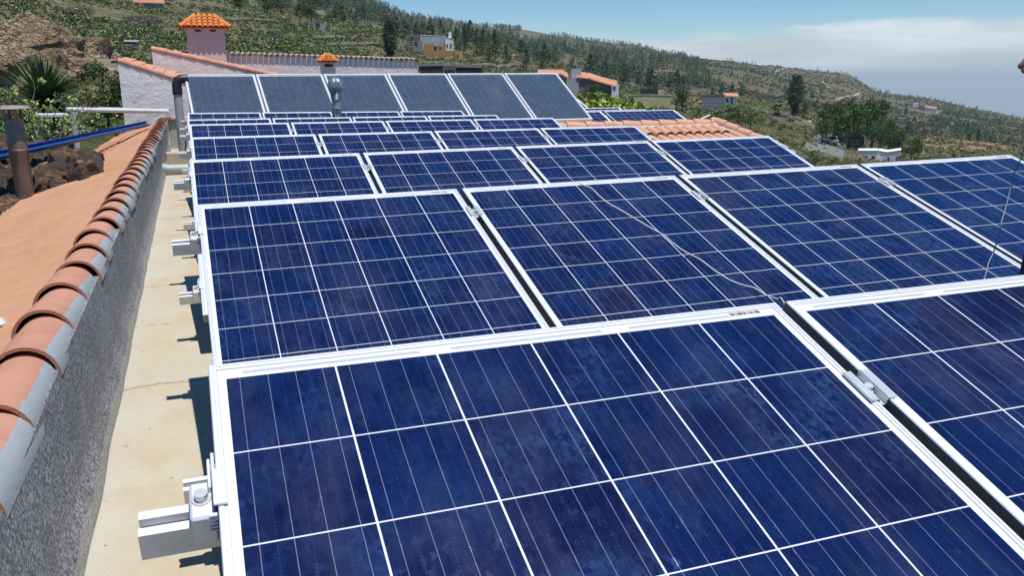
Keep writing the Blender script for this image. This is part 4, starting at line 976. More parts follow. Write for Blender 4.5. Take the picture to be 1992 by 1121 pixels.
# pines scattered over the far hillside: the larger ones each a tree, the rest one wood
def far_ok(x, y):
    k = noise.noise(Vector((x*.012, y*.05, 3))); return k
def crown_small(seed):
    rr = random.Random(seed); c = Crown()
    for i in range(7):
        f = i/6; R = (.21*(1 - f)**.5 + .04)*rr.uniform(.7, 1.25); c.blob((rr.uniform(-.05, .05), rr.uniform(-.05, .05), .16 + .78*f), (R, R, .10), 26, .05, rr.choice([(.022, .040, .016), (.034, .054, .022), (.028, .046, .020)]), .22, .35, 1.4)
    c.blob((0, 0, .1), (.015, .015, .1), 8, .03, (.06, .045, .03), .1)
    return c
SM = [crown_small(s) for s in range(40, 45)]; SMesh = [c.build('pine_tree') for c in SM]
cnt = 0; rr = random.Random(5)
while cnt < 190:
    x = rr.uniform(560, 1990); r = rr.uniform(330, 1000); P = g_at(x, r); px_, py_ = pix(P)
    left = x < 1330
    if rr.random() > (1.0 if left else .30) or far_ok(x, py_) < -.12: continue
    h = rr.uniform(5, 9.5)*(1.0 if left else .7); base_ = SMesh[cnt % 5]; o = base_ if cnt < 5 else base_.copy()
    if cnt >= 5: COL.objects.link(o)
    o.location = P - Vector((0, 0, .3)); o.scale = (h*1.35, h*1.35, h); o.rotation_euler.z = rr.uniform(0, 6.28)
    tag(o, 'dark green pine, one of many dotted singly over the far hillside', 'tree', 'pines dotted over the far hillside'); cnt += 1
VV, QQ, TT, nn = [], [], [], 0; cnt = 0
skel = [(np.concatenate(c.V)[:], np.concatenate(c.Q), np.concatenate(c.T)) for c in SM]
thin = []
for v, q, t in skel:
    k = rng.permutation(len(q))[:70]; vi = q[k].reshape(-1); thin.append((v[vi]*np.array([1.7, 1.7, 1.0]), np.arange(len(vi)).reshape(-1, 4), t[vi]))
while cnt < 4200:
    x = rr.uniform(430, 2010); r = math.exp(rr.uniform(math.log(480), math.log(2150))); P = g_at(x, r)
    dens = 1.0 if x < 1380 else (.16 if x < 1760 else .55); ys = pix(P)[1]
    if x > 1380 and r > 1200 and x < 1760: dens = .3
    if rr.random() > dens or far_ok(x, ys) < -.25 + .2*(x > 1380): continue
    h = rr.uniform(3.5, 7.5)*(1.0 if x < 1380 else .85); v, q, t = thin[cnt % 5]; a = rr.uniform(0, 6.28); ca, sa = math.cos(a), math.sin(a)
    w_ = v*h; w_ = np.stack([w_[:, 0]*ca - w_[:, 1]*sa, w_[:, 0]*sa + w_[:, 1]*ca, w_[:, 2]], 1) + np.array(P)
    VV.append(w_); QQ.append(q + nn); TT.append(t*rr.uniform(.75, 1.35)); nn += len(w_); cnt += 1
tag(np_mesh('pine_wood', np.concatenate(VV), np.concatenate(QQ), M['fol'], np.concatenate(TT)), 'open pine wood covering the far ridge', 'wood', kind='stuff')
# scrub: bushes past counting over the nearer hillside
def bush_proto(k, cols):
    c = Crown()
    for i in range(4): a = rng.uniform(0, 6.28); c.blob((.35*math.cos(a), .35*math.sin(a), .28 + .2*rng.random()), (.36, .36, .30), k, .16, cols[i % len(cols)], .28, .6, 1.2)
    return np.concatenate(c.V), np.concatenate(c.Q), np.concatenate(c.T)
BP = [bush_proto(13, cs) for cs in ([(.045, .068, .018), (.06, .085, .022)], [(.030, .048, .016), (.04, .06, .02)], [(.075, .095, .026), (.06, .08, .03)], [(.085, .080, .050), (.07, .075, .045)], [(.10, .085, .055), (.12, .10, .065)])]
def scatter(name, n, fx, fr, fs, label, protos, weights, keep, cat='scrub', mat=None):
    VV, QQ, TT, nn, cnt, tries = [], [], [], 0, 0, 0
    while cnt < n and tries < n*14:
        tries += 1; x = fx(); r = fr(); a = azel(x, 165)[0]; X, Y = r*math.sin(a), r*math.cos(a)
        if X > -2.5 and X < 11.5 and Y < 26 and r < 30: continue
        P = Vector((X, Y, ground_az(a, r)))
        if not keep(P, x, r): continue
        k = rr.choices(range(len(protos)), weights(x, r))[0]; v, q, t = protos[k]; s_ = fs(r); b = rr.uniform(0, 6.28); ca, sa = math.cos(b), math.sin(b)
        w_ = v*np.array([s_, s_, s_*rr.uniform(.6, 1.15)]); w_ = np.stack([w_[:, 0]*ca - w_[:, 1]*sa, w_[:, 0]*sa + w_[:, 1]*ca, w_[:, 2]], 1) + np.array(P) - np.array([0, 0, .08*s_])
        VV.append(w_); QQ.append(q + nn); TT.append(t*rr.uniform(.7, 1.4)); nn += len(w_); cnt += 1
    return tag(np_mesh(name, np.concatenate(VV), np.concatenate(QQ), mat or M['fol'], np.concatenate(TT)), label, cat, kind='stuff')
def bushy(P, x, r):
    px_, py_ = pix(P)
    if x > 1080 and 1590 < px_ < 1632 and 255 < py_ < 300: return False
    return noise.noise(Vector((P.x*.05, P.y*.05, 2))) + .35*noise.noise(Vector((P.x*.25, P.y*.25, 6))) > (-.02 if x < 1350 else .02) - (.16 if noise.noise(Vector((P.x*.013, P.y*.013, 5))) > .1 else 0)
scatter('scrub', 15000, lambda: rr.uniform(-80, 2050), lambda: math.exp(rr.uniform(math.log(32), math.log(620))), lambda r: rr.uniform(.35, .95)*(.5 + min(r, 500)/210), 'low green and brown scrub over the hillside', BP,
        lambda x, r: (4, 3, 3, 2, 1) if x < 1150 else ((3, 2, 2, 3, 2) if r < 300 else (1, 2, .5, 4, 4)), bushy)
TP = []
for cs in ((.15, .125, .06), (.09, .105, .035), (.06, .08, .025), (.19, .155, .09)):
    c = Crown(); c.blob((0, 0, .25), (.5, .5, .3), 12, .17, cs, .3, .3, 2.0); TP.append((np.concatenate(c.V), np.concatenate(c.Q), np.concatenate(c.T)))
scatter('dry_grass', 13000, lambda: rr.uniform(-60, 1990), lambda: math.exp(rr.uniform(math.log(34), math.log(330))), lambda r: rr.uniform(.35, .8)*(.5 + r/200), 'dry grass tufts and weeds between the scrub', TP,
        lambda x, r: (3, 3, 3, 2), lambda P, x, r: bushy(P, x, r) or rr.random() < .6, 'dry grass')
FB = []
for cs in ((.05, .065, .025), (.065, .075, .032), (.10, .085, .06), (.035, .05, .022)):
    c = Crown(); c.blob((0, 0, .3), (.5, .5, .32), 11, .30, cs, .3, .5, 1.2); FB.append((np.concatenate(c.V), np.concatenate(c.Q), np.concatenate(c.T)))
scatter('far_scrub', 12000, lambda: rr.uniform(1120, 2030), lambda: math.exp(rr.uniform(math.log(420), math.log(1750))), lambda r: rr.uniform(.9, 2.3)*(.7 + r/2200), 'dark and brown scrub dotting the far eastern hillside', FB,
        lambda x, r: (3, 2, 3, 3), lambda P, x, r: noise.noise(Vector((P.x*.012, P.y*.012, 7))) + .5*noise.noise(Vector((P.x*.05, P.y*.05, 6))) > -.18)
# leafy ground cover with small pale flowers in the garden
GP = []
for cs in ([(.05, .085, .02), (.07, .11, .025)], [(.04, .07, .018)], [(.09, .12, .03)]):
    c = Crown(); c.blob((0, 0, .22), (.5, .5, .25), 34, .12, cs[0], .3, .3, 1.2); GP.append((np.concatenate(c.V), np.concatenate(c.Q), np.concatenate(c.T)))
c = Crown(); c.blob((0, 0, .40), (.5, .5, .10), 7, .05, (.62, .55, .60), .15, .2, 1); c.blob((0, 0, .22), (.5, .5, .22), 26, .12, (.06, .095, .022), .3, .3, 1.2); GP.append((np.concatenate(c.V), np.concatenate(c.Q), np.concatenate(c.T)))
scatter('ground_cover', 2600, lambda: rr.uniform(-150, 340), lambda: math.exp(rr.uniform(math.log(9.5), math.log(36))), lambda r: rr.uniform(.25, .5), 'green ground cover with pale flowers in the garden', GP, lambda x, r: (4, 3, 2, 2.4), lambda P, x, r: P.x < -2.2 and noise.noise(P*.4) > -.45, 'ground cover')

# ------------------------------------------------------------------ garden at the left
yu = tag(empty('yucca', loc=(0, 0, 0)), 'big spiky dark green yucca above the garden wall', 'yucca'); cen = atr(88, 196, 21.0); gz = ground(cen.x, cen.y); yu.location = (cen.x, cen.y, gz)
b = MB(); b.tube([(0, 0, -.3), (.03, 0, (cen.z - gz)*.5), (0, 0, cen.z - gz)], [.14, .12, .13], 10); b.build('trunk', M['bark'], yu, True)
V_, Q_, T_ = [], [], []; n0 = 0
for k in range(460):
    a = rng.uniform(0, 6.28); el = math.asin(rng.uniform(-.35, 1.0)); ln_ = 1.02*rng.uniform(.8, 1.12); d = np.array([math.cos(a)*math.cos(el), math.sin(a)*math.cos(el), math.sin(el)]); sd_ = np.array([-math.sin(a), math.cos(a), 0])
    col = np.array((.034, .064, .024))*rng.uniform(.7, 1.6) if rng.random() < .85 else np.array((.11, .12, .045)); dr = rng.uniform(.02, .16)
    for j in range(5):
        f = j/4; p_ = d*ln_*f + np.array([0, 0, -dr*f*f*ln_]) + np.array([0, 0, cen.z - gz]); wd = .034*(1 - f**2.2) + .001
        V_ += [p_ - sd_*wd, p_ + sd_*wd]; T_ += [col]*2
    for j in range(4): Q_.append((n0 + 2*j, n0 + 2*j + 1, n0 + 2*j + 3, n0 + 2*j + 2))
    n0 += 10
np_mesh('leaves', np.array(V_), np.array(Q_), M['fol'], np.array(T_), yu)
bushes = [make_broad(31, 2600, ((.020, .034, .012), (.03, .05, .016), (.045, .06, .02)), 1.1, .020), make_broad(32, 2000, ((.05, .075, .018), (.07, .10, .025), (.04, .06, .018)), 1.5, .022)]
for o, (x, t, yb, r, wd, lab) in zip([bushes[0], bushes[1], copy_tree(bushes[1])], [(212, 132, 262, 26, .85, 'tall dark garden shrub standing against the white house corner'), (172, 158, 216, 25, 1.3, 'round green garden shrub behind the long pale pipe'), (32, 178, 236, 22.5, 1.3, 'yellowish green garden shrub left of the yucca')]):
    o.name = 'garden_shrub'; P = atr(x, yb, r); h = (yb - t)/FPX*P.length; o.location = P; o.scale = (h*wd, h*wd, h); tag(o, lab, 'shrub')
def rock_mat(name, a, b, c3, sc):
    m = Mat(name); P = m.n('ShaderNodeNewGeometry').outputs['Position']
    c = m.mix(m.ramp(m.noise(sc, 7, .65, P), .32, .68), a, b); c = m.mix(m.ramp(m.noise(sc*1.7, 6, .7, m.scale(P, (1, 1, 2.5)), dist=1), .52, .66), c, c3)
    m.set(Base_Color=c, Roughness=.95); m.bump(m.math('ADD', m.noise(sc*4, 6, .7, P), m.vor(sc*2.2, P)), .8, .25/sc); return m.m
M['lava'] = rock_mat('lava_rock', (.030, .025, .022), (.085, .060, .043), (.38, .18, .055), 2.6)
M['redrock'] = rock_mat('red_scoria', (.13, .055, .03), (.22, .10, .05), (.07, .035, .025), 3)
def sand_mat():
    m = Mat('tan_sandstone'); P = m.n('ShaderNodeNewGeometry').outputs['Position']
    c = m.mix(m.ramp(m.noise(.7, 8, .68, P), .32, .68), (.46, .31, .17), (.60, .48, .33)); c = m.mix(m.ramp(m.noise(1.0, 7, .7, m.scale(P, (1, 1, 3.2)), dist=1.5), .52, .62), c, (.42, .235, .105))
    wv = m.n('ShaderNodeVectorMath', operation='MULTIPLY_ADD'); m.l(m.noise(1.5, 5, .6, P, 'Color'), wv.inputs[0]); wv.inputs[1].default_value = (1.2, 1.2, 1.2); m.l(P, wv.inputs[2])
    e = m.vor(.75, wv.outputs[0], 'DISTANCE_TO_EDGE'); ck = m.math('SUBTRACT', 1, m.ramp(e, .0, .07)); c = m.mix(m.math('MULTIPLY', ck, .7), c, (.10, .055, .03))
    e2 = m.vor(2.6, wv.outputs[0], 'DISTANCE_TO_EDGE'); c = m.mix(m.math('MULTIPLY', m.math('SUBTRACT', 1, m.ramp(e2, .0, .06)), .5), c, (.20, .12, .065))
    m.set(Base_Color=c, Roughness=.95); m.bump(m.math('MULTIPLY_ADD', m.ramp(e, 0, .2), 1.5, m.math('ADD', m.noise(3, 7, .7, P), m.ramp(e2, 0, .2))), .9, .5); return m.m
M['sand'] = sand_mat()
M['sand_old'] = rock_mat('tan_sandstone', (.36, .22, .11), (.50, .38, .24), (.17, .085, .045), .75)
def rock(b, c, d, seed, n=9, amp=.35, M3=None):
    vs = []
    for i in range(n + 1):
        for j in range(2*n):
            th, ph = math.pi*i/n, math.pi*j/n; q = Vector((math.sin(th)*math.cos(ph), math.sin(th)*math.sin(ph), math.cos(th)))
            k = noise.cell(q*2.3 + Vector((seed*3.1, 0, 0))) if False else noise.voronoi(q*1.35 + Vector((seed*3.1, 1, 2)))[0][0]
            p_ = q*(1 + amp*(k - .5) + amp*.5*noise.noise(q*3 + Vector((0, seed*1.7, 0)))); p_ = Vector((p_.x*d[0], p_.y*d[1], p_.z*d[2]))
            vs.append((M3 @ p_ if M3 else p_) + Vector(c))
    m = 2*n; b.add(vs, [(i*m+j, i*m+(j+1) % m, (i+1)*m+(j+1) % m, (i+1)*m+j) for i in range(n) for j in range(m)])
b = MB(); k = 0
for q in range(150):
    f = rr.random(); x = rr.uniform(-90, 168); ymax = 440 - .78*max(0, x) ; y = 312 + (ymax + 25 - 312)*f; r = 12.2 - 3.4*f + max(0, x)*.004 + rr.uniform(-.2, .2); s_ = rr.uniform(.10, .27)*(1.15 - .3*f)
    if x > 120 and y < 325: continue
    rock(b, atr(x, y, r), (s_*rr.uniform(.8, 1.3), s_, s_*rr.uniform(.6, 1.0)), k*1.37 + .3, 8, .7, Matrix.Rotation(rr.uniform(-1, 1), 3, 'Y')); k += 1
for x, y, r, s_ in [(0,350,12.2,.8),(60,345,12.3,.7),(110,335,12.8,.5),(20,400,10.8,.6),(-60,360,12,.9),(80,375,11.3,.5)]: rock(b, atr(x, y, r), (s_, s_*.5, s_*.6), x*.1 + 3, 14, .6)
tag(b.build('lava_stone_wall', M['lava'], None, True, angle=32), 'rough dark lava stone wall with rusty patches below the tile slope edge', 'stone wall')
rp = tag(empty('garden_pillar', loc=(0, 0, 0)), 'reddish scoria garden wall pier with a pale concrete cap behind the vine', 'pier')
A = atr(105, 228, 17.5); b = MB(); n = 10
b.box((A.x, A.y + .25, A.z - .75), (.55, .5, 1.5)); o = b.build('pier', M['redrock'], rp); o.modifiers.new('sub', 'SUBSURF').levels = 0
b = MB(); b.bbox((A.x, A.y + .25, A.z + .03), (.66, .60, .06), .012); b.build('cap', simple('pale_cap_concrete', (.60, .56, .52), .9, .12, 6), rp)
# bare-branched vine with pale green leaves
vn = tag(empty('vine', loc=(0, 0, 0)), 'straggly vine with thin bare stems and pale green leaves by the flue', 'vine'); b = MB(); tips = []
A0 = atr(86, 300, 14.8)
for k in range(26):
    p_ = Vector(A0); d = Vector((rr.uniform(-.5, .8), rr.uniform(-.4, .4), rr.uniform(.5, 1.4))).normalized(); P_ = [p_.copy()]
    for j in range(7): d = (d + Vector((rr.uniform(-.45, .5), rr.uniform(-.3, .3), rr.uniform(-.35, .3)))).normalized(); p_ = p_ + d*.17; P_.append(p_.copy())
    b.tube(P_, [.010 - .0012*j for j in range(8)], 4, False); tips += P_[3:]
b.build('stems', simple('grey_vine_stem', (.20, .17, .14), .9, .2, 10), vn)
c = Crown(); n_ = len(tips)
for q in tips:
    if rr.random() < .30: c.blob(q, (.09, .09, .05), 13, .026, rr.choice([(.16, .19, .05), (.11, .15, .035), (.20, .21, .06)]), .2, .2, 1.1)
c.build('leaves', vn)
# sandstone outcrop
b = MB()
for k in range(95):
    x = rr.uniform(-120, 190); f = rr.random()**.8; y = 92 + f*92 + max(0, x - 80)*.5; r = 46.5 - 8.5*f; s_ = rr.uniform(.22, .75)*(1.25 - .3*f); P = atr(x, y, r)
    rock(b, P + Vector((0, .35, -.15)), (s_*1.5, s_*1.0, s_*.8), k + 60.5, 10, .8, Matrix.Rotation(rr.uniform(-.6, .6), 3, 'Y') @ Matrix.Rotation(rr.uniform(-.6, .6), 3, 'Z'))
for x, y, r, s_ in ((-60,130,44,3.0),(10,128,44,2.8),(70,120,45,2.4),(115,130,45,1.9),(20,165,40,2.2),(-40,175,39,2.4),(75,160,41,1.8)): rock(b, atr(x, y + 18, r + 1.5), (s_*1.2, s_*.8, s_*.75), x*.1 + 5.5, 26, .9)
tag(b.build('sandstone_outcrop', M['sand'], None, True, angle=30), 'tan and orange sandstone outcrop above the garden', 'rock outcrop')
b = MB()
for k in range(16): x = 150 + k*4.4; P = atr(x, 132 + k*4.2 + rr.uniform(-8, 14), 45); s_ = rr.uniform(.5, 1.3); rock(b, P, (s_*1.6, s_, s_*.6), k + 130.2, 9, .6)
tag(b.build('scree_slope', rock_mat('grey_brown_scree', (.24, .19, .13), (.34, .28, .2), (.16, .12, .085), .5), None, True, angle=30), 'grey brown broken rock slope right of the tan outcrop', 'rock outcrop')
DR = [(398,70,5),(415,66,4),(520,66,6),(536,72,6),(545,64,5),(505,62,4),(252,58,6),(275,62,7),(290,70,6),(248,72,5),(30,30,5),(125,26,6),(140,36,5),(55,18,5),(160,50,5),(330,100,4),(318,92,4),(240,100,5),(222,106,5),(40,4,4)]
M['crag'] = rock_mat('dark_lava_crag', (.022, .019, .018), (.055, .045, .04), (.10, .075, .055), .7)
for k, (x, y, s_) in enumerate(DR):
    b = MB()
    P, r = spot(x, y, 60); s_ = s_/FPX*r*1.7
    for q in range(3): rock(b, P + Vector((rr.uniform(-1, 1)*s_, rr.uniform(-.3, .3)*s_, rr.uniform(-.3, .25)*s_)), (s_*rr.uniform(.5, 1), s_*.6, s_*rr.uniform(.35, .7)), k*3 + q + .7, 8, .7)
    tag(b.build('lava_crag', M['crag'], None, True, angle=30), 'dark lava crag breaking through the scrub of the left hillside', 'rock outcrop', 'lava crags on the left hillside')

# ------------------------------------------------------------------ houses and walls of the hillside
M['hwhite'] = simple('far_white_wall', (.80, .78, .74), .9, .07, .7, 0, 0, 1, True); M['ochre'] = simple('ochre_wall', (.42, .235, .065), .9, .12, .8, 0, 0, 1, True); M['ochre_lit'] = simple('sunlit_ochre_wall', (.50, .33, .11), .9, .10, .8, 0, 0, 1, True)  # second ochre is a lit copy, with sunlight put into its colour
M['hgrey'] = simple('grey_wall', (.24, .24, .24), .9, .2, .8, 0, 0, 1, True); M['dkwall'] = simple('dark_wall', (.045, .048, .050), .9, .3, .8, 0, 0, 1, True); M['olive'] = simple('pale_yellow_wall', (.62, .54, .28), .9, .15, .6, 0, 0, 1, True)
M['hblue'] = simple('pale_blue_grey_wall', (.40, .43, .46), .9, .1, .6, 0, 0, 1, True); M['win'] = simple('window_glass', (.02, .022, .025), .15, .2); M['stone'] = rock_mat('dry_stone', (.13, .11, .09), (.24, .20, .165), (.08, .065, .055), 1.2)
def block_mat():
    m = Mat('bare_block_wall'); v = m.co(); bt = m.n('ShaderNodeTexBrick'); mp3 = m.n('ShaderNodeMapping'); mp3.inputs['Rotation'].default_value = (rad(90), 0, 0); m.l(v, mp3.inputs[0]); m.l(mp3.outputs[0], bt.inputs['Vector'])
    bt.inputs['Scale'].default_value = 1.0; bt.inputs['Brick Width'].default_value = .9; bt.inputs['Row Height'].default_value = .45; bt.inputs['Mortar Size'].default_value = .07
    for nme, cc_ in (('Color1', (.11, .115, .13, 1)), ('Color2', (.16, .165, .18, 1)), ('Mortar', (.42, .43, .46, 1))): bt.inputs[nme].default_value = cc_
    m.set(Base_Color=bt.outputs['Color'], Roughness=.9); return m.m
M['block'] = block_mat()
def facade(name, label, top, yb, r, depth, wall, roof=None, rise=0.0, wins=(), rot=0.0, cat='house', over=.25, parts=(), group=None, coping=None):
    """a house whose front shows the given outline; top = photo points of the front's upper edge, left to right"""
    xm = (top[0][0] + top[-1][0])/2; a = azel(xm, yb)[0] + rot; ex = Vector((math.cos(a), -math.sin(a), 0)); ey = Vector((math.sin(a), math.cos(a), 0)); O = atr(xm, yb, r)
    def loc(x, y):
        d = ray(x, y); P = d*(O.dot(ey)/d.dot(ey)) - O; return Vector((P.dot(ex), 0, P.z))
    root = tag(empty(name, Matrix(((ex.x, ey.x, 0, O.x), (ex.y, ey.y, 0, O.y), (0, 0, 1, O.z), (0, 0, 0, 1)))), label, cat, group)
    T = [loc(*p_) for p_ in top]; b = MB(); b.prism([Vector((T[0].x, 0, -1.5))] + T + [Vector((T[-1].x, 0, -1.5))], (0, depth, 0))
    if rise:
        n = len(T) + 2
        for i in range(1, n - 1): v = list(b.v[n + i]); v[2] += rise; b.v[n + i] = tuple(v)
    b.build('wall', wall, root)
    if roof:
        b = MB()
        for p_, q in zip(T, T[1:]):
            d = (q - p_).normalized()*over; A_, B2_ = p_ - d, q + d; up2 = Vector((0, 0, .03))
            b.slab([A_ + Vector((0, -over, 0)) + up2, B2_ + Vector((0, -over, 0)) + up2, B2_ + Vector((0, depth + over, rise)) + up2, A_ + Vector((0, depth + over, rise)) + up2], (0, 0, 1), .12)
            m = int(depth/.5)
            for k in range(m):
                o_ = Vector((0, k*.5 + .2, rise*(k*.5 + .2)/depth + .05)); b.tube([A_ + o_, B2_ + o_], .14, 6)
        b.build('roof', roof, root)
    if coping:
        b = MB()
        for p_, q in zip(T, T[1:]): b.slab([p_ + Vector((0, -.06, .10)), q + Vector((0, -.06, .10)), q + Vector((0, .25, .10)), p_ + Vector((0, .25, .10))], (0, 0, 1), .16)
        b.build('coping', coping, root)
    for x0, y0, x1, y1, kind in wins:
        p_, q = loc(x0, y1), loc(x1, y0); b = MB(); b.box(((p_.x + q.x)/2, -.01, (p_.z + q.z)/2), (q.x - p_.x + .16, .10, q.z - p_.z + .16)); f = b.build(kind, M['hgrey'], root)
        b = MB(); b.box(((p_.x + q.x)/2, -.045, (p_.z + q.z)/2), (q.x - p_.x, .06, q.z - p_.z)); b.build('pane' if kind == 'window' else 'door_leaf', M['win'], f)
    return root, T
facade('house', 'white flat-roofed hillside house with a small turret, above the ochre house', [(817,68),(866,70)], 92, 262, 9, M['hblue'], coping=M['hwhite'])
hr_, T = facade('house', 'bright white house end with roof turret right of the blue-grey front', [(866,72),(882,77)], 96, 258, 6, M['hwhite'], wins=((869,86,871,92,'window'), (876,84,878,93,'window')), coping=M['hwhite'])
b = MB(); b.box((.3, 3, T[0].z + .5), (.9, .9, 1.0)); b.prism([(-.25, 2.45, T[0].z + 1.0), (.85, 2.45, T[0].z + 1.0), (.3, 2.45, T[0].z + 1.9)], (0, 1.1, 0)); b.build('turret', M['hwhite'], hr_)
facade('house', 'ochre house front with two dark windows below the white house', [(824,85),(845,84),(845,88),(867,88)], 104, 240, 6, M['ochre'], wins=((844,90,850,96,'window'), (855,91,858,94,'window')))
facade('house', 'low ochre wing with a bright yellow end wall', [(864,98),(885,98)], 116, 232, 4, M['ochre']); facade('house', 'bright yellow end wall house right of the ochre wing', [(885,98),(899,100),(901,110)], 124, 228, 4, M['ochre_lit'], wins=((889,106,892,112,'window'),))
facade('hut', 'grey stone hut with an open dark front on the terrace', [(610,42),(632,42)], 53, 196, 4, M['concrete'], wins=((614,45,622,52,'window'),), cat='hut', coping=M['hgrey'])
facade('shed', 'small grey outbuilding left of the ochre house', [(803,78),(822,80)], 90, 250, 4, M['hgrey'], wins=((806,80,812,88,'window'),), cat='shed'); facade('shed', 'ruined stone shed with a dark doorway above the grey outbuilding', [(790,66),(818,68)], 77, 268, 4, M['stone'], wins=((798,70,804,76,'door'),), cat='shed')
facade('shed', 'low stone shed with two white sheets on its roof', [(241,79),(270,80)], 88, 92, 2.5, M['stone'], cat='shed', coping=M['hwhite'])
facade('house', 'orange-roofed house at the top left of the hillside', [(262,4),(318,6)], 16, 200, 6, M['hgrey'], M['tile_far'], 1.6)
facade('garage', 'long dark flat-roofed garage right behind the glass collectors', [(816,127),(862,126),(862,128),(938,130)], 150, 66, 5, M['dkwall'], wins=((864,134,884,142,'door'),), cat='garage', coping=M['hgrey'])
facade('house', 'terracotta-roofed house partly hidden behind the rightmost glass collector', [(1048,145),(1092,145),(1102,150)], 166, 148, 6, M['hgrey'], M['tile_far'], .8)
hr_, T = facade('house', 'house with a long terracotta roof sloping down to the right', [(1124,150),(1147,153),(1171,161),(1198,168)], 190, 152, 7, M['stone'], M['tile_far'], .9)  # dark stone used here puts the wall's shade into its colour
facade('house', 'pale grey house body with a small window left of the long terracotta roof', [(1098,154),(1126,149)], 190, 150, 5, M['hblue'], wins=((1122,152,1128,156,'window'),))
b = MB(); q = T[0]; b.box((q.x - .3, 2.4, q.z + .5), (1.6, 1.6, 1.9)); b.build('chimney', M['hblue'], hr_)
facade('house', 'small white house end at the lower tip of the long terracotta roof', [(1190,165),(1204,164)], 186, 148, 3, M['hwhite'], wins=((1193,168,1197,173,'window'),))
facade('house', 'low yellow-walled house in front of the round bushy tree', [(1226,185),(1258,184),(1314,186)], 208, 178, 6, M['olive'], wins=((1228,190,1232,204,'door'),), coping=M['olive'])
facade('container', 'dark flat container standing behind the yellow wall', [(1246,172),(1280,172)], 186, 190, 3, M['dkwall'], cat='container'); facade('shed', 'small pale block shed right of the dark container', [(1280,175),(1291,175)], 186, 189, 3, M['olive'], cat='shed')
facade('house', 'unfinished grey concrete block house on the green slope', [(1366,185),(1410,184)], 211, 196, 8, M['block'], coping=M['hgrey']); facade('house', 'white house with orange roof joined to the block house', [(1409,187),(1434,188)], 208, 202, 6, M['hwhite'], M['tile_far'], .55, wins=((1413,192,1416,198,'window'), (1422,190,1425,203,'door')))
facade('retaining_wall', 'big dark wall below the grove with a pale end pier', [(1620,263),(1682,265)], 290, 205, 1.2, M['dkwall'], cat='wall', coping=M['concrete']); facade('wall_pier', 'pale concrete end pier of the big dark wall', [(1682,266),(1692,266)], 291, 204.5, 1.4, M['concrete'], cat='pier')
M['green'] = simple('green_roof_edge', (.10, .30, .14), .7, .15, 3)
facade('house', 'white house with green roof edge and dark door at the panel edge', [(1669,294),(1708,294)], 318, 160, 7, M['hwhite'], wins=((1677,304,1687,311,'window'), (1696,304,1702,314,'door')), coping=M['green']); facade('house', 'white side wing with narrow windows at the right of the green-edged house', [(1708,294),(1726,297),(1753,293)], 318, 161, 7, M['hwhite'], wins=((1727,306,1730,313,'window'), (1744,304,1746,312,'window'), (1749,303,1751,311,'window')), coping=M['green'])
facade('roadside_wall', 'brownish roadside wall below the parked silver car', [(1612,288),(1640,284),(1647,288)], 312, 170, .6, M['concrete'], cat='wall')
facade('shed', 'small white shed left of the grove', [(1562,234),(1578,236)], 244, 250, 3, M['hwhite'], cat='shed')
facade('shed', 'long dark red barn with a pale roof on the far bare earth', [(1282,109),(1322,108)], 114, 1080, 14, simple('barn_red', (.18, .055, .045), .9, .1), cat='barn', coping=M['hgrey']); facade('shed', 'grey shed right of the far dark red barn', [(1323,112),(1338,112)], 116, 1060, 10, M['hgrey'], cat='shed')
facade('house', 'lone white far house below the eastern ridge', [(1777,200),(1787,200)], 205, 800, 8, M['hwhite']); facade('house', 'far white house with reddish roof stepping down the eastern hill', [(1800,208),(1822,212)], 217, 760, 8, M['hwhite'], M['tile_far'], 1.0)
facade('house', 'tiny pale house in the middle of the eastern hillside', [(1747,229),(1760,230)], 233, 620, 6, M['hgrey']); facade('house', 'tiny white house high on the pine slope left', [(720,40),(727,40)], 44, 640, 6, M['hwhite']); facade('house', 'tiny white house high on the pine slope middle', [(1012,68),(1018,68)], 71, 1000, 7, M['hwhite'])
# dry stone terrace walls
def terrace(pts, h, label):
    b = MB(); k = 0; P_ = [spot(x, y, 60)[0] for x, y in pts]; n = 0
    for A_, B2_ in zip(P_, P_[1:]):
        m = max(2, int((B2_ - A_).length/(h*.9)))
        for j in range(m):
            q = A_.lerp(B2_, j/m); q.z = ground(q.x, q.y) + h*.3; rock(b, q, (h*.62, h*.45, h*.5*rr.uniform(.8, 1.2)), k + 200.1, 5, .4); k += 1
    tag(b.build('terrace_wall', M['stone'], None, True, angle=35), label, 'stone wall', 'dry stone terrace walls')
for pts, h, lab in [([(612,78),(650,77),(690,79)], .9, 'dry stone terrace wall in the middle of the scrub terraces'), ([(640,92),(700,90),(745,92)], .8, 'lowest dry stone terrace wall left of the cypress'), ([(832,118),(880,116),(884,118)], 1.0, 'brown stone wall under the ochre wing'), ([(870,131),(940,133),(1010,130),(1035,134)], 1.1, 'long pale stone wall above the glass collectors'),
    ([(1455,212),(1490,222),(1520,228),(1550,234)], 1.0, 'stone wall stepping down in front of the palm'), ([(1560,318),(1590,312),(1610,308)], .9, 'low stone wall at the roadside bushes'), ([(430,42),(480,40),(540,44)], .9, 'dry stone wall near the top of the left hillside')]: terrace(pts, h, lab)
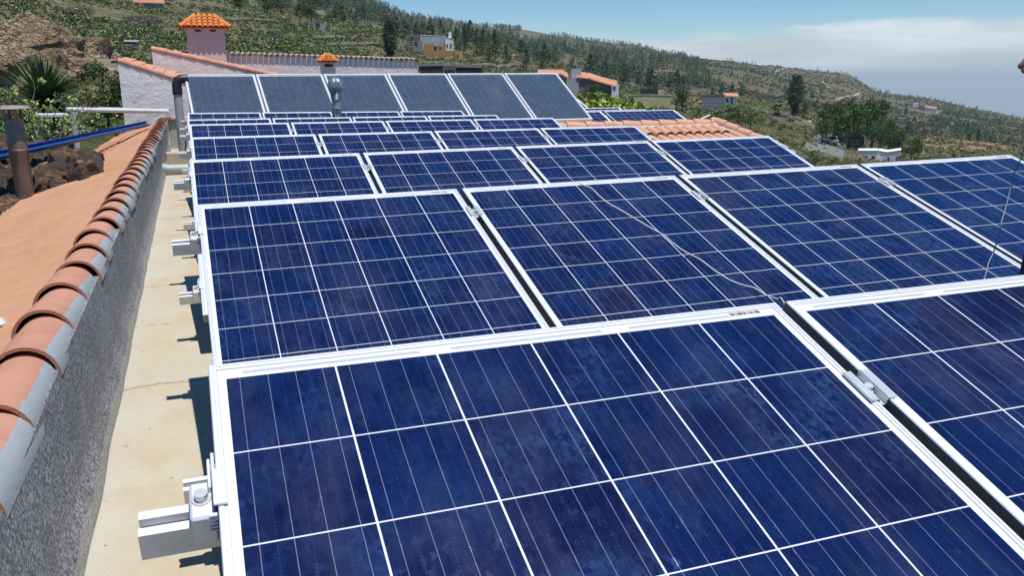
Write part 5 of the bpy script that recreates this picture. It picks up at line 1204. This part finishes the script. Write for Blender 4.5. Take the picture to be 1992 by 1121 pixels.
# tracks and the lane
def track(name, pts, wd, mat, lift=.15):
    P_ = [spot(x, y, 60)[0] for x, y in pts]; Q2 = smooth_path(P_, 8); L_, R2 = [], []; G = []
    for i, q in enumerate(Q2):
        t = (Q2[min(i+1, len(Q2)-1)] - Q2[max(i-1, 0)]); t.z = 0; t.normalize(); s_ = Vector((t.y, -t.x, 0)); row = []
        for f in (-1, -.33, .33, 1): p_ = q + s_*wd*f/2; row.append(Vector((p_.x, p_.y, ground(p_.x, p_.y) + lift)))
        G.append(row)
    b = MB(); b.grid(G); return tag(b.build(name, mat), kind='structure')
M['dirt'] = simple('pale_dirt_track', (.33, .28, .215), 1, .2, .2, 0, 0, 1, True); M['lane'] = simple('lane_asphalt', (.16, .155, .15), .95, .15, .5, 0, 0, 1, True)
for pts, wd in [([(1504,143),(1508,141),(1516,137),(1527,132)], 5), ([(1598,158),(1606,166),(1612,171)], 3.5), ([(1618,198),(1632,193),(1650,188),(1664,186),(1670,181),(1663,178)], 2.6), ([(1838,251),(1848,246),(1858,240)], 5), ([(1812,222),(1822,220),(1830,214)], 4)]: track('dirt_track', pts, wd, M['dirt'], .4)
track('lane', [(1592,306),(1606,292),(1611,278),(1607,266),(1598,256)], 6.0, M['lane'], .2)
# parked car
cr = tag(empty('parked_car'), 'silver car parked on the lane by the grove', 'car'); P = spot(1612, 282, 60)[0]; a = azel(1612, 282)[0]; cr.location = P + Vector((0, 0, .25)); cr.rotation_euler.z = -a + .5
b = MB(); b.prism([(-.85, -2.1, .25), (-.85, -2.15, .62), (-.80, -1.75, .86), (-.72, -1.2, 1.38), (-.72, .45, 1.42), (-.80, 1.1, .92), (-.85, 2.0, .75), (-.85, 2.1, .28)], (1.7, 0, 0)); b.build('body', simple('silver_car_paint', (.55, .57, .60), .3, .05, 3, .5), cr)
for s_ in (-1, 1):
    for y in (-1.3, 1.3): b = MB(); b.tube([(s_*.76, y, .31), (s_*.90, y, .31)], .31, 14); b.build('wheel', M['dark'], cr)
for (y0, z0, y1, z1) in ((-1.78, .92, -1.24, 1.36), (1.08, .98, .50, 1.39)):
    b = MB(); o_ = -.015 if y0 < 0 else .015; b.hexa([Vector((x, y + o_*k, z + .012*k)) for k in (0, 1) for x, y, z in ((-.68, y0, z0), (.68, y0, z0), (.64, y1, z1), (-.64, y1, z1))]); b.build('window', M['win'], cr)
b = MB(); b.box((0, -.38, 1.17), (1.60, 1.35, .30)); b.build('side_windows', M['win'], cr)
# white plank by the ridge, rubble heap
b = MB(); A, B_ = at(1363, 230, 17.5), at(1380, 222, 18.4); b.prism([A, A + Vector((0, 0, -.035)), A + Vector((.03, 0, -.035)), A + Vector((.03, 0, 0))], B_ - A); tag(b.build('plank', M['hwhite']), 'white plank leaning behind the end of the tiled ridge', 'plank')
b = MB()
for k in range(40): P, r = spot(rr.uniform(1328, 1372), rr.uniform(196, 212), 60); s_ = rr.uniform(.25, .7); rock(b, P, (s_, s_*.8, s_*.55), k + 300.4, 5, .5)
tag(b.build('rubble_heap', rock_mat('rubble', (.26, .18, .13), (.40, .31, .24), (.16, .11, .08), 1.5), None, True, angle=30), 'reddish rubble heap on the slope right of the far panels', 'rubble')
b = MB()
for k in range(3): P = spot((1283, 1100, 1262)[k], (170, 146, 176)[k], 60)[0]; 
P = spot(1290, 186, 60)[0]; b.tube([P, P + Vector((0, 0, 4.2))], .07, 6); tag(b.build('utility_pole', M['bark']), 'thin pole behind the yellow-walled house', 'pole')

# ------------------------------------------------------------------ person at the right edge, reaching a hand into view
def skin_mesh(name, J, E_, mat, parent, root=0, lv=2):
    me = bpy.data.meshes.new(name); me.from_pydata([p_[:3] for p_ in J], E_, []); me.materials.append(mat); o = bpy.data.objects.new(name, me); COL.objects.link(o)
    md = o.modifiers.new('skin', 'SKIN'); md.use_smooth_shade = True
    if not me.skin_vertices: pass
    for i, sv in enumerate(me.skin_vertices[0].data):
        q = J[i]; sv.radius = (q[3], q[4] if len(q) > 4 else q[3]); sv.use_root = (i == root)
    s_ = o.modifiers.new('sub', 'SUBSURF'); s_.levels = lv; s_.render_levels = lv; o.parent = parent; return o
pe = tag(empty('person', loc=(2.150, 1.515, DECK)), 'person at the right edge in dark blue trousers reaching out one hand', 'person'); pe.rotation_euler.z = rad(-39)
sk = simple('skin', (.27, .115, .075), .5, .1, 20)
# local axes: -x is where the person faces; z up from the deck
B_J = [(0, 0, .93, .09, .075), (0, 0, 1.08, .085, .075), (.0, 0, 1.26, .095, .08), (.0, 0, 1.40, .075, .06), (-.02, 0, 1.47, .052), (-.03, 0, 1.55, .07), (-.035, 0, 1.63, .088), (-.025, 0, 1.70, .07),
       (-.0, .10, .88, .065), (-.05, .11, .50, .055), (.0, .11, .10, .042), (-.14, .12, .04, .035), (0, -.10, .88, .065), (-.125, -.11, .52, .055), (-.06, -.11, .10, .042), (-.19, -.12, .04, .035),
       (.01, .19, 1.37, .05), (.12, .25, 1.12, .042), (.10, .24, .93, .033), (.01, -.19, 1.37, .05), (.16, -.27, 1.15, .042), (-.075, -.25, 1.185, .030), (-.137, -.245, 1.195, .026, .020)]
B_E = [(0,1),(1,2),(2,3),(3,4),(4,5),(5,6),(6,7),(0,8),(8,9),(9,10),(10,11),(0,12),(12,13),(13,14),(14,15),(3,16),(16,17),(17,18),(3,19),(19,20),(20,21),(21,22)]
n0 = len(B_J); hx, hy, hz_ = -.137, -.245, 1.195
for k, (dy, ln_) in enumerate(((.030, .066), (.010, .078), (-.011, .074), (-.030, .058))):     # four fingers, unequal and bent
    B_J += [(hx - .038, hy + dy, hz_ + .004, .0105), (hx - .038 - ln_*.5, hy + dy*1.05, hz_ + .010 - .004*k, .0095), (hx - .038 - ln_*.8, hy + dy*1.02, hz_ + .002 - .010*k, .0088), (hx - .038 - ln_, hy + dy, hz_ - .012 - .010*k, .0080)]
    B_E += [(22, n0), (n0, n0+1), (n0+1, n0+2), (n0+2, n0+3)]; n0 += 4
B_J += [(hx - .005, hy + .042, hz_ - .008, .012), (hx - .045, hy + .058, hz_ - .018, .0105), (hx - .078, hy + .048, hz_ - .026, .009)]; B_E += [(22, n0), (n0, n0+1), (n0+1, n0+2)]
# relaxed other hand
n0 = len(B_J); B_J += [(.09, .24, .86, .026, .018)]; B_E += [(18, n0)]; h2_ = n0; n0 += 1
for k, dx in enumerate((-.03, -.01, .01, .028)): B_J += [(.085 + dx, .24, .81, .010), (.075 + dx, .235, .775 + .006*abs(k - 1), .009)]; B_E += [(h2_, n0), (n0, n0 + 1)]; n0 += 2
B_J += [(.045, .235, .84, .011), (.03, .228, .80, .0095)]; B_E += [(h2_, n0), (n0, n0 + 1)]
skin_mesh('body', B_J, B_E, sk, pe)
skin_mesh('shirt', [(0, 0, .80, .172, .15), (0, 0, 1.08, .150, .125), (0, 0, 1.27, .165, .125), (0, 0, 1.40, .12, .095), (.01, .19, 1.37, .075), (.09, .235, 1.20, .062), (.01, -.19, 1.37, .075), (.10, -.235, 1.23, .064)], [(0,1),(1,2),(2,3),(3,4),(4,5),(3,6),(6,7)], simple('grey_shirt_cloth', (.16, .17, .19), .9, .15, 20), pe)
skin_mesh('trousers', [(0, 0, 1.0, .14, .115), (0, 0, .90, .15, .125), (0, .10, .84, .105), (-.05, .11, .50, .080), (0, .11, .12, .068), (0, -.10, .84, .105), (-.125, -.11, .52, .082), (-.06, -.11, .12, .068)], [(0,1),(1,2),(2,3),(3,4),(1,5),(5,6),(6,7)], simple('dark_blue_trouser_cloth', (.010, .014, .035), .9, .2, 20), pe)
skin_mesh('hair', [(-.0, 0, 1.60, .070), (-.005, 0, 1.67, .092), (-.03, 0, 1.725, .070)], [(0,1),(1,2)], simple('dark_hair', (.02, .015, .012), .6, .2, 40), pe)
for s_ in (-1, 1): b = MB(); b.bbox((-.06 - (.08 if s_ < 0 else 0), s_*.115, .035), (.28, .095, .07), .025); b.build('shoe', M['dark'], pe, True)
for s_ in (-1, 1): b = MB(); b.tube([(-.112, s_*.032, 1.625), (-.122, s_*.032, 1.625)], .011, 10); b.build('eye', M['dark'], pe)
b = MB(); b.prism([(-.105, -.013, 1.575), (-.105, .013, 1.575), (-.105, .006, 1.625), (-.105, -.006, 1.625)], (-.032, 0, -.004)); b.build('nose', sk, pe); b = MB(); b.bbox((-.098, 0, 1.545), (.014, .045, .010), .003); b.build('mouth', simple('lips', (.22, .07, .06), .5, .1), pe)

# ------------------------------------------------------------------ sea air between here and the far ridges
hz_m = bpy.data.materials.new('haze_air'); hz_m.use_nodes = True; t = hz_m.node_tree; t.nodes.clear(); pv = t.nodes.new('ShaderNodeVolumePrincipled'); oo = t.nodes.new('ShaderNodeOutputMaterial'); t.links.new(pv.outputs[0], oo.inputs['Volume'])
pv.inputs['Color'].default_value = (.84, .96, 1, 1); pv.inputs['Density'].default_value = .000115; pv.inputs['Anisotropy'].default_value = .0
b = MB(); b.box((0, 0, -131), (91000, 91000, 632)); hzo = b.build('haze', hz_m); hzo['kind'] = 'stuff'; tag(hzo, 'thin bluish sea haze over the hills', 'haze')
hzo.visible_shadow = True
